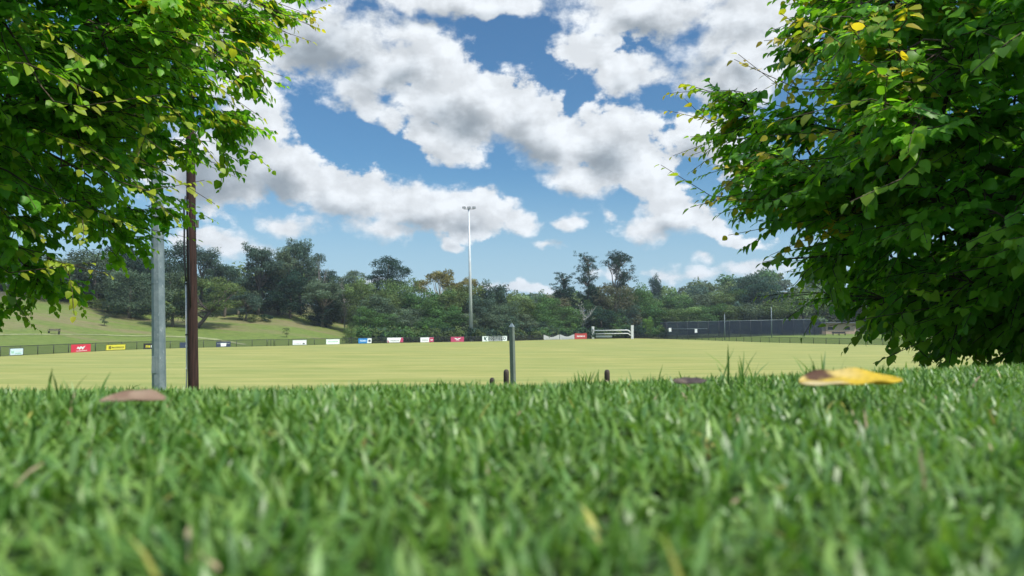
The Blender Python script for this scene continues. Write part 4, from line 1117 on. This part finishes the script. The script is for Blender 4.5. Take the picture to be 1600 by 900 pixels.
def broad_tree(base, C, rx, rzu, rzd, expo, eup, lift, n_sec, n_twig, seed, label, shoots, side):
    """base: trunk foot; C crown centre; lumpy super-ellipsoid crown; shoots: long leader tips (x,y,z)"""
    r = np.random.default_rng(seed); C = np.array(C, float)
    ph = r.uniform(0, 6.28, 8)

    def radius(dv):
        ex = expo + (eup - expo) * sstep(dv[:, 2], 0, .4)
        q_ = ((np.hypot(dv[:, 0], dv[:, 1]) / rx) ** ex + np.abs(dv[:, 2] / np.where(dv[:, 2] > 0, rzu, rzd * (1 - lift * np.clip(dv[:, 0], 0, 1) * sstep(-dv[:, 2], .25, .7)))) ** ex) ** (-1 / ex)
        a_ = np.arctan2(dv[:, 1], dv[:, 0]); e_ = dv[:, 2]
        return q_ * (1 + .07 * np.sin(3 * a_ + ph[0] + 2.5 * e_) + .06 * np.sin(5 * a_ + ph[1]) * np.cos(6 * e_ + ph[2]) + .05 * np.sin(9 * e_ + ph[3] + 2 * a_))

    def sphere(n):
        dv = r.normal(size=(n, 3)); return dv / np.linalg.norm(dv, axis=1)[:, None]

    # main limbs
    nl = 46
    dv = sphere(nl); tips = C + dv * (radius(dv) * r.uniform(.72, .9, nl))[:, None]
    ax = np.array([base[0], base[1]])
    z0 = base[2]; pts = []; prad = []; SA, SB, R0, R1 = [], [], [], []
    for k in range(nl):
        hor = np.hypot(tips[k, 0] - ax[0], tips[k, 1] - ax[1])
        zs = np.clip(tips[k, 2] - hor * r.uniform(.35, .7), z0 + .9, C[2] + rzu * .7)
        s0 = np.array([ax[0], ax[1], zs]); m_ = s0 * .45 + tips[k] * .55 + np.array([0, 0, .28 * hor * .4]) + r.normal(size=3) * .12
        ts = np.linspace(0, 1, 11)[:, None]
        c_ = (1 - ts) ** 2 * s0 + 2 * ts * (1 - ts) * m_ + ts ** 2 * tips[k] + r.normal(size=(11, 3)) * .02
        rr = np.linspace(.036, .008, 11) * (1 + .10 * hor)
        SA.append(c_[:-1]); SB.append(c_[1:]); R0.append(rr[:-1]); R1.append(rr[1:])
        pts.append(c_[3:]); prad.append(rr[3:])
    LP_ = np.concatenate(pts); LR = np.concatenate(prad)
    # secondary branches through the volume
    dv = sphere(n_sec); f = r.uniform(.35, 1.0, n_sec) ** .45; sec = C + dv * (radius(dv) * f * .93)[:, None]
    D2 = ((sec[:, None] - LP_[None]) ** 2).sum(-1) + .35 * np.maximum(0, LP_[None, :, 2] - sec[:, None, 2]) ** 2; near = D2.argmin(1)
    s0 = LP_[near]; mid = (s0 + sec) / 2 + np.array([0, 0, .08]) + r.normal(size=(n_sec, 3)) * .05
    sp_ = []
    prev = s0; rr0 = np.minimum(.014, LR[near]); nseg = 6
    for i in range(1, nseg + 1):
        t_ = i / nseg; c_ = (1 - t_) ** 2 * s0 + 2 * t_ * (1 - t_) * mid + t_ ** 2 * sec
        SA.append(prev); SB.append(c_); R0.append(rr0 * (1 - (i - 1) / nseg * .7)); R1.append(rr0 * (1 - i / nseg * .7)); prev = c_
        if i >= 2: sp_.append(c_)
    SP = np.concatenate(sp_ + [LP_])
    # twigs
    # crown layered in flattened sprays
    dv = sphere(n_twig); f = (1 - .62 * r.random(n_twig) ** 1.6)
    tw = C + dv * (radius(dv) * f)[:, None]
    out = dv.copy(); lead = np.zeros(n_twig)
    leadp = (f > .9) & (r.random(n_twig) < .15)
    lead[leadp] = r.uniform(.35, 1, leadp.sum())
    near = np.empty(n_twig, int)
    for a in range(0, n_twig, 1500):
        near[a:a + 1500] = ((tw[a:a + 1500, None] - SP[None]) ** 2).sum(-1).argmin(1)
    s0 = SP[near]
    # pull each twig base to the branch that carries it
    reach = tw - s0; rl = np.linalg.norm(reach, axis=1)[:, None]
    s0 = np.where(rl > .5, tw - reach / rl * .5, s0)
    hdir = reach / (rl + 1e-6) * .8 + out * np.array([1, 1, .35]) * .7 + r.normal(size=(n_twig, 3)) * .35
    hdir[:, 2] = hdir[:, 2] * .6 + .05; hdir /= np.linalg.norm(hdir, axis=1)[:, None]
    L = r.uniform(.26, .5, n_twig) + lead * .38
    hdir[leadp] = hdir[leadp] * .75 + out[leadp] * .5 + np.array([0, 0, .22]); hdir /= np.linalg.norm(hdir, axis=1)[:, None]
    # explicit leader shoots
    if len(shoots):
        sh = np.array(shoots, float); sh = np.concatenate([sh] + [sh - (sh - C) * .05 * j + r.normal(size=sh.shape) * .11 for j in (1, 2, 3)]); sd = sh - C; sd[:, 2] *= .4; sd /= np.linalg.norm(sd, axis=1)[:, None]
        ns = len(sh); f0 = sh - sd * .95; nb = ((f0[:, None] - SP[None]) ** 2).sum(-1).argmin(1); g0 = SP[nb]
        for i in range(4):      # the carrying branch of each leader, gently bent
            pa, pb = [g0 + (f0 - g0) * t_ + np.array([0, 0, .10]) * math.sin(math.pi * t_) for t_ in (i / 4, (i + 1) / 4)]
            SA.append(pa); SB.append(pb); R0.append(np.full(ns, .009 - .001 * i)); R1.append(np.full(ns, .008 - .001 * i))
        # leafy side twigs along that carrying branch
        ex = np.repeat(np.arange(ns), 5); tq = r.uniform(.15, 1, len(ex))[:, None]
        e0 = g0[ex] + (f0[ex] - g0[ex]) * tq; ed = sd[ex] + r.normal(size=(len(ex), 3)) * .55; ed[:, 2] *= .5; ed /= np.linalg.norm(ed, axis=1)[:, None]
        s0 = np.concatenate([s0, e0]); hdir = np.concatenate([hdir, ed]); L = np.concatenate([L, r.uniform(.3, .5, len(ex))]); lead = np.concatenate([lead, np.zeros(len(ex))]); n_twig += len(ex)
        s0 = np.concatenate([s0, f0]); hdir = np.concatenate([hdir, sd]); L = np.concatenate([L, np.full(ns, .98)]); lead = np.concatenate([lead, np.full(ns, 1.0)])
        n_twig += ns
    droop = r.uniform(.05, .22, n_twig) * (1 - .6 * lead)
    nn = 17; tt_ = np.linspace(0, 1, nn)
    step = L / (nn - 1)
    W_ = s0[:, None] + hdir[:, None] * (L[:, None] * tt_)[..., None]
    sw = r.normal(size=(n_twig, 3)) * .05; W_ += sw[:, None] * (np.sin(np.pi * tt_ * 1.3)[None, :, None]) * L[:, None, None] * 2
    W_[..., 2] -= droop[:, None] * L[:, None] * tt_ ** 2 * 1.2
    for i in range(0, nn - 1, 4):
        j = min(i + 4, nn - 1)
        SA.append(W_[:, i]); SB.append(W_[:, j]); R0.append(np.full(n_twig, .0042 * (1 - i / nn * .6))); R1.append(np.full(n_twig, .0042 * (1 - j / nn * .6)))
    # leaves, alternate along the twig
    use = np.zeros((n_twig, nn), bool); use[:, 2:] = r.random((n_twig, nn - 2)) < .86
    ti, li = np.nonzero(use)
    Pp = W_[ti, li]; tdir = W_[ti, np.minimum(li + 1, nn - 1)] - W_[ti, np.maximum(li - 1, 0)]; tdir /= np.linalg.norm(tdir, axis=1)[:, None]
    sgn = np.where(li % 2 == 0, 1.0, -1.0)[:, None]
    sidev = np.cross(tdir, [0, 0, 1.0]); sidev /= np.linalg.norm(sidev, axis=1)[:, None] + 1e-6
    nl_ = len(ti); endf = (li / (nn - 1))[:, None]
    u = sidev * sgn * (1.0 - .55 * endf) + tdir * (.45 + .6 * endf) + np.array([0, 0, -1.0]) * r.uniform(.15, .75, (nl_, 1)) + r.normal(size=(nl_, 3)) * .22
    u /= np.linalg.norm(u, axis=1)[:, None]
    nrm = np.array([0, 0, 1.0]) + out[np.minimum(ti, len(out) - 1)] * .55 + r.normal(size=(nl_, 3)) * .28
    v = np.cross(nrm, u); v /= np.linalg.norm(v, axis=1)[:, None]; nrm = np.cross(u, v)
    size = r.uniform(.060, .104, nl_) * (1 - .3 * (endf[:, 0] > .85)) * (1 - .22 * lead[ti])
    curl = r.uniform(.05, .35, nl_); fold = r.uniform(.1, .45, nl_)
    pet = Pp + u * .012
    x_ = LT[None] * size[:, None]; y_ = LW[None] * size[:, None] * r.uniform(.85, 1.12, (nl_, 1)); z_ = np.abs(y_) * fold[:, None] - curl[:, None] * size[:, None] * LT[None] ** 2
    V = pet[:, None] + u[:, None] * x_[..., None] + v[:, None] * y_[..., None] + nrm[:, None] * z_[..., None]
    Fc = (LF[None] + np.arange(nl_)[:, None, None] * 11).reshape(-1, 3)
    # pigment: mature green to fresh yellow-green, golden at leader tips
    base_c = np.array([.115, .34, .026]); fresh = np.array([.27, .48, .03]); gold = np.array([.46, .44, .035]) if side < 0 else np.array([.52, .43, .035]); rust = np.array([.48, .30, .05])
    tw_f = r.random(n_twig); outer = np.concatenate([f, np.ones(n_twig - len(f))]) if n_twig > len(f) else f
    fr = np.clip(.1 + .75 * sstep(outer, .8, 1.0) * tw_f + .25 * r.normal(size=n_twig) * .5, 0, 1)[ti]
    hgt = sstep(Pp[:, 2], C[2] - rzd * .45, C[2] + .3)
    gd = (lead[ti] * sstep(endf[:, 0], .3, .9) * (.25 + .75 * hgt) * .95); gd = np.where(ti >= len(f), np.maximum(gd, lead[ti] * sstep(endf[:, 0], .1, .6) * (.95 if side > 0 else .6)), gd)
    spray = (r.random(n_twig) < .022) & (outer > .88); gd = np.maximum(gd, (spray[ti]) * .8 * hgt); topg = (r.random(n_twig) < .17) & (outer > .88); gd = np.maximum(gd, topg[ti] * .85 * sstep(Pp[:, 2], 4.7, 5.5) * sstep(endf[:, 0], .1, .7) * (np.abs(Pp[:, 0]) < 3.6))
    gd = np.clip(gd * r.uniform(.7, 1.2, nl_), 0, 1)[:, None]
    col = base_c * (1 - fr[:, None]) + fresh * fr[:, None]
    k_ = r.random((nl_, 1)) ** 2 * .6; gg = gold * (1 - k_) + rust * k_
    col = col * (1 - gd) + gg * gd; col *= r.uniform(.78, 1.22, (nl_, 1))
    name = 'broadleaf_tree'
    t = empty(name, base)
    tag(t, label, 'tree', 'near broad leaved trees')
    off = np.array(base)
    link('crown', mesh_np('crown', (V.reshape(-1, 3) - off), Fc, M_leaf, np.repeat(col, 11, 0), True), t)
    Vb, Fb = tubes_np(np.concatenate(SA), np.concatenate(SB), np.concatenate(R0), np.concatenate(R1), 5)
    link('branches', mesh_np('branches', Vb - off, Fb, M_bark, None, True), t)
    tr_ = MB(); zt = C[2] + rzu * .75 - base[2]
    wob = random.Random(seed)
    tr_.tube([(wob.uniform(-.03, .03) * (k > 0), wob.uniform(-.03, .03) * (k > 0), -.15 + zt * k / 9) for k in range(10)], [.17 * (1 - .085 * k) + (.07 if k == 0 else 0) for k in range(10)], 14)
    tr_.build('trunk', M_bark, t, True)
    return nl_


dR = 5.3
bR = (5.0, 5.2, hz(5.0, 5.2) - .05)
broad_tree(bR, (5.0, 5.2, 4.72), 3.3, 4.6, 1.66, 2.25, 1.35, 0, 520, 9300, 5, 'large dark green broad leaved tree filling the right side, branches almost touching the lawn',
           [tuple(at(*s)) for s in ((1098, 272, 5.1), (1105, 300, 5.0), (1150, 105, 5.0), (1178, 46, 4.8), (1162, 235, 4.9), (1225, 200, 4.4), (1230, 20, 4.4), (1165, 345, 5.0), (1290, 60, 3.9))], 1)
bL = (-5.3, 5.5, hz(-5.3, 5.5) - .05)
broad_tree(bL, (-5.3, 5.5, 6.5), 3.5, 4.0, 3.5, 2.15, 2.0, .42, 520, 8800, 9, 'large bright green broad leaved tree overhanging from the upper left',
           [tuple(at(*s)) for s in ((466, 6, 5.0), (452, 30, 5.0), (388, 132, 5.0), (352, 222, 5.0), (320, 292, 4.8), (318, 232, 5.0), (225, 352, 4.8), (148, 462, 4.9), (400, 60, 4.6), (236, 150, 3.8))], -1)

# ------------------------------------------------------------------ lawn
def blades(xy, length, width, tilt, seed, col, curve=1.0):
    r = np.random.default_rng(seed); n = len(xy)
    az_ = r.uniform(0, 2 * np.pi, n); h = np.stack([np.cos(az_), np.sin(az_), np.zeros(n)], 1)
    s = np.stack([-np.sin(az_), np.cos(az_), np.zeros(n)], 1)
    tw = r.normal(size=n) * .5
    s = s * np.cos(tw)[:, None] + np.array([0, 0, 1.0]) * np.sin(tw)[:, None] * .6
    ts = np.array([0, .35, .7, 1.0]); base = np.stack([xy[:, 0], xy[:, 1], Ht(xy[:, 0], xy[:, 1]) - .003], 1)
    a0 = tilt; bend = r.uniform(.1, 1.15, n) * curve
    P_ = [base]; cur = base
    for i in range(1, 4):
        ang_ = a0 + bend * ts[i] ** 1.3; seg = (ts[i] - ts[i - 1]) * length
        cur = cur + h * (np.sin(ang_) * seg)[:, None] + np.array([0, 0, 1.0]) * (np.cos(ang_) * seg)[:, None]; P_.append(cur)
    wf = [.7, 1.0, .78, .08]
    V = np.stack([P_[i // 2] + s * (width * wf[i // 2] * (.5 if i % 2 else -.5))[:, None] for i in range(8)], 1)
    q_ = np.array([[0, 1, 3, 2], [2, 3, 5, 4], [4, 5, 7, 6]])
    Fc = (q_[None] + np.arange(n)[:, None, None] * 8).reshape(-1, 4)
    Cc = np.repeat(col, 8, 0)
    return V.reshape(-1, 3), Fc, Cc


def grass_cols(n, r, dryf=.007):
    k = r.random((n, 1)); a = np.array([.070, .175, .022]); b = np.array([.205, .335, .065]); c = a * (1 - k) + b * k
    bl = r.random((n, 1)) < .3; c = np.where(bl, c * np.array([1.0, 1.05, 1.5]), c)
    yl = r.random((n, 1)) < dryf; c = np.where(yl, np.array([.34, .33, .07]), c)
    st = r.random((n, 1)) < dryf * .7; c = np.where(st, np.array([.42, .32, .2]), c)
    return c * r.uniform(.8, 1.2, (n, 1))


r = np.random.default_rng(77); Vs, Fs, Cs = [], [], []; off = 0
def addb(V, Fc, Cc):
    global off
    Vs.append(V); Fs.append(Fc + off); Cs.append(Cc); off += len(V)
def scatter(y0, y1, dens, slope=.95, pad=1.3):
    area = (slope * (y1 ** 2 - y0 ** 2) + 2 * pad * (y1 - y0)); n = int(area * dens)
    y = np.empty(0)
    while len(y) < n:
        c = r.uniform(y0, y1, n * 2); kk = r.random(n * 2) < (slope * c + pad) / (slope * y1 + pad); y = np.concatenate([y, c[kk]])
    y = y[:n]; x = r.uniform(-1, 1, n) * (slope * y + pad)
    return np.stack([x, y], 1)
for (y0, y1, dens) in ((.10, 1.0, 24000), (1.0, 2.4, 20000), (2.4, 4.2, 4500)):
    xy = scatter(y0, y1, dens); n = len(xy)
    clump = .5 + .5 * np.sin(xy[:, 0] * 23 + 3 * np.sin(xy[:, 1] * 17)) * np.sin(xy[:, 1] * 29 + 2 * np.sin(xy[:, 0] * 13))
    ln = r.uniform(.018, .038, n) * (.72 + .5 * clump); far_ = r.random(n) < .006; ln = np.where(far_, ln * 1.5, ln)
    V, Fc, Cc = blades(xy, ln, r.uniform(.0028, .0058, n), r.uniform(.05, 1.15, n), int(y0 * 100), grass_cols(n, r))
    addb(V, Fc, Cc)
for (y0, y1, dens, k_) in ((4.2, 11, 700, 1.0), (11, 27, 150, 1.7)):
    xy = scatter(y0, y1, dens); n = len(xy)
    addb(*blades(xy, r.uniform(.04, .075, n) * k_, r.uniform(.007, .014, n) * k_, r.uniform(0, .7, n), 9, grass_cols(n, r)))
g = link('lawn_grass', mesh_np('lawn_grass', np.concatenate(Vs), np.concatenate(Fs), M_grass, np.concatenate(Cs), True))
tag(g, 'short mown green lawn grass covering the bank in the foreground', 'grass', kind='stuff')

# taller tufts on the crest
def tuft(px, d, n, hmin, hmax, spread, label, seed, tilt=.5):
    rr = np.random.default_rng(seed); p = at(px, 590, d); spread *= .7
    xy = np.stack([p.x + rr.normal(size=n) * spread, d + rr.normal(size=n) * spread * .7], 1)
    V, Fc, Cc = blades(xy, rr.uniform(hmin, hmax, n), rr.uniform(.0035, .0055, n), rr.uniform(0, tilt, n), seed, grass_cols(n, rr, 0), .5)
    c = V.mean(0); c[2] = hz(p.x, d)
    o = link('grass_tuft', mesh_np('grass_tuft', V - c, Fc, M_grass, Cc, True), None, tuple(c))
    tag(o, label, 'grass tuft', 'tall grass tufts on the crest of the lawn')
tuft(1150, 1.5, 16, .05, .115, .028, 'tall thin grass tuft with long leaning blades left of the yellow leaf', 31, .6)
tuft(1278, 1.35, 12, .06, .10, .018, 'upright tall grass tuft right behind the yellow leaf', 32, .45)
tuft(915, 1.9, 26, .04, .075, .022, 'dense short grass clump left of the lone bollard', 33, .4)
tuft(100, 1.15, 7, .045, .075, .03, 'sparse tall grass blades above the brown leaf at the left', 34, .4)
tuft(1005, 1.7, 6, .04, .085, .03, 'few slanting grass blades right of the lone bollard', 35, .9)

# ------------------------------------------------------------------ summer air
a = MB(); a.box((0, 250, 30), (1300, 720, 70)); m, q = mat_new('haze')
pv = q.n('ShaderNodeVolumePrincipled'); pv.inputs['Color'].default_value = C4(.80, .90, 1.0); pv.inputs['Density'].default_value = HAZE; pv.inputs['Anisotropy'].default_value = .2
o_ = q.n('ShaderNodeOutputMaterial'); q.put(o_.inputs[1], pv.outputs[0])
tag(a.build('haze', m), 'thin pale summer haze in the air over the ground', 'haze', kind='stuff')

# ------------------------------------------------------------------ fallen leaves
def fallen(name, label, px, py, d, length, width, heading, seed, cols, curl, tipz, hump, lift=.004, tilt=.3, rip=1.0):
    """a curled leaf as a small grid with its own stains"""
    rr = np.random.default_rng(seed); nu, nv = 34, 15
    U, Vv = np.meshgrid(np.linspace(0, 1, nu), np.linspace(-1, 1, nv), indexing='ij')
    half = width / 2 * (1 - np.abs(2 * U - 1) ** 3.2) ** .8 * (1 - .35 * sstep(U, .6, 1)) + .0012
    X = (U - .5) * length; Y = Vv * half
    Z = curl * np.abs(Vv) ** 2 * half + hump * np.sin(np.pi * U) + .0012 * rip * np.sin(U * 17 + Vv * 3) + .001 * rip * np.sin(Vv * 9 + U * 6) + tipz * (U - .5) + tilt * Y
    c_, s_ = math.cos(heading), math.sin(heading)
    P_ = np.stack([X * c_ - Y * s_, X * s_ + Y * c_, Z], -1).reshape(-1, 3)
    ii = np.arange(nu * nv).reshape(nu, nv); Fc = np.stack([ii[:-1, :-1], ii[1:, :-1], ii[1:, 1:], ii[:-1, 1:]], -1).reshape(-1, 4)
    base_, stain, pale = [np.array(c) for c in cols]
    nz_ = np.sin(U * 21 + 4 * Vv) * np.sin(Vv * 7 + U * 9)
    st = sstep(U, .08, .14) * (1 - sstep(U, .34 + .05 * nz_, .44 + .05 * nz_)) * sstep(Vv + .14 * nz_ + 1.1 * (U - .25), .2, .42)
    pl = np.maximum(sstep(.42 - U + .06 * nz_, 0, .12) * sstep(-Vv, -.1, .1), .55 * sstep(Vv, .1, .6) * sstep(.8 - U, 0, .3))
    vein = np.maximum(np.exp(-(Vv / .05) ** 2) * .8, .35 * (np.sin((U - np.abs(Vv) * .16) * 70) > .86))
    col = base_ * (1 - pl[..., None]) + pale * pl[..., None]; col = col * (1 - st[..., None]) + stain * st[..., None]; col = col * (1 - vein[..., None] * .4)
    o = link(name, mesh_np(name, P_, Fc, M_dead, col.reshape(-1, 3), True), None, at(px, py, d) + Vector((0, 0, lift)))
    m_ = o.modifiers.new('t', 'SOLIDIFY'); m_.thickness = .0005
    tag(o, label, 'leaf', 'fallen leaves on the lawn')
    return o
fallen('fallen_leaf', 'large yellow fallen leaf with a brown stain lying on the grass at the right', 1330, 600, .90, .128, .060, R(4), 1, ((.60, .42, .025), (.10, .045, .02), (.60, .49, .25)), .2, .002, .001, .003, .21)
fallen('fallen_leaf', 'pinkish brown dry leaf lying on the grass at the left', 208, 637, .88, .074, .05, R(8), 2, ((.30, .20, .135), (.24, .15, .10), (.36, .26, .18)), .2, .0, .001, .009, .15, .35)
fallen('fallen_leaf', 'small dark curled dead leaf on the crest of the grass', 1078, 601, 1.25, .056, .03, R(-8), 3, ((.07, .05, .045), (.05, .04, .035), (.16, .12, .09)), -.3, .0, .003, .008, .2, .5)
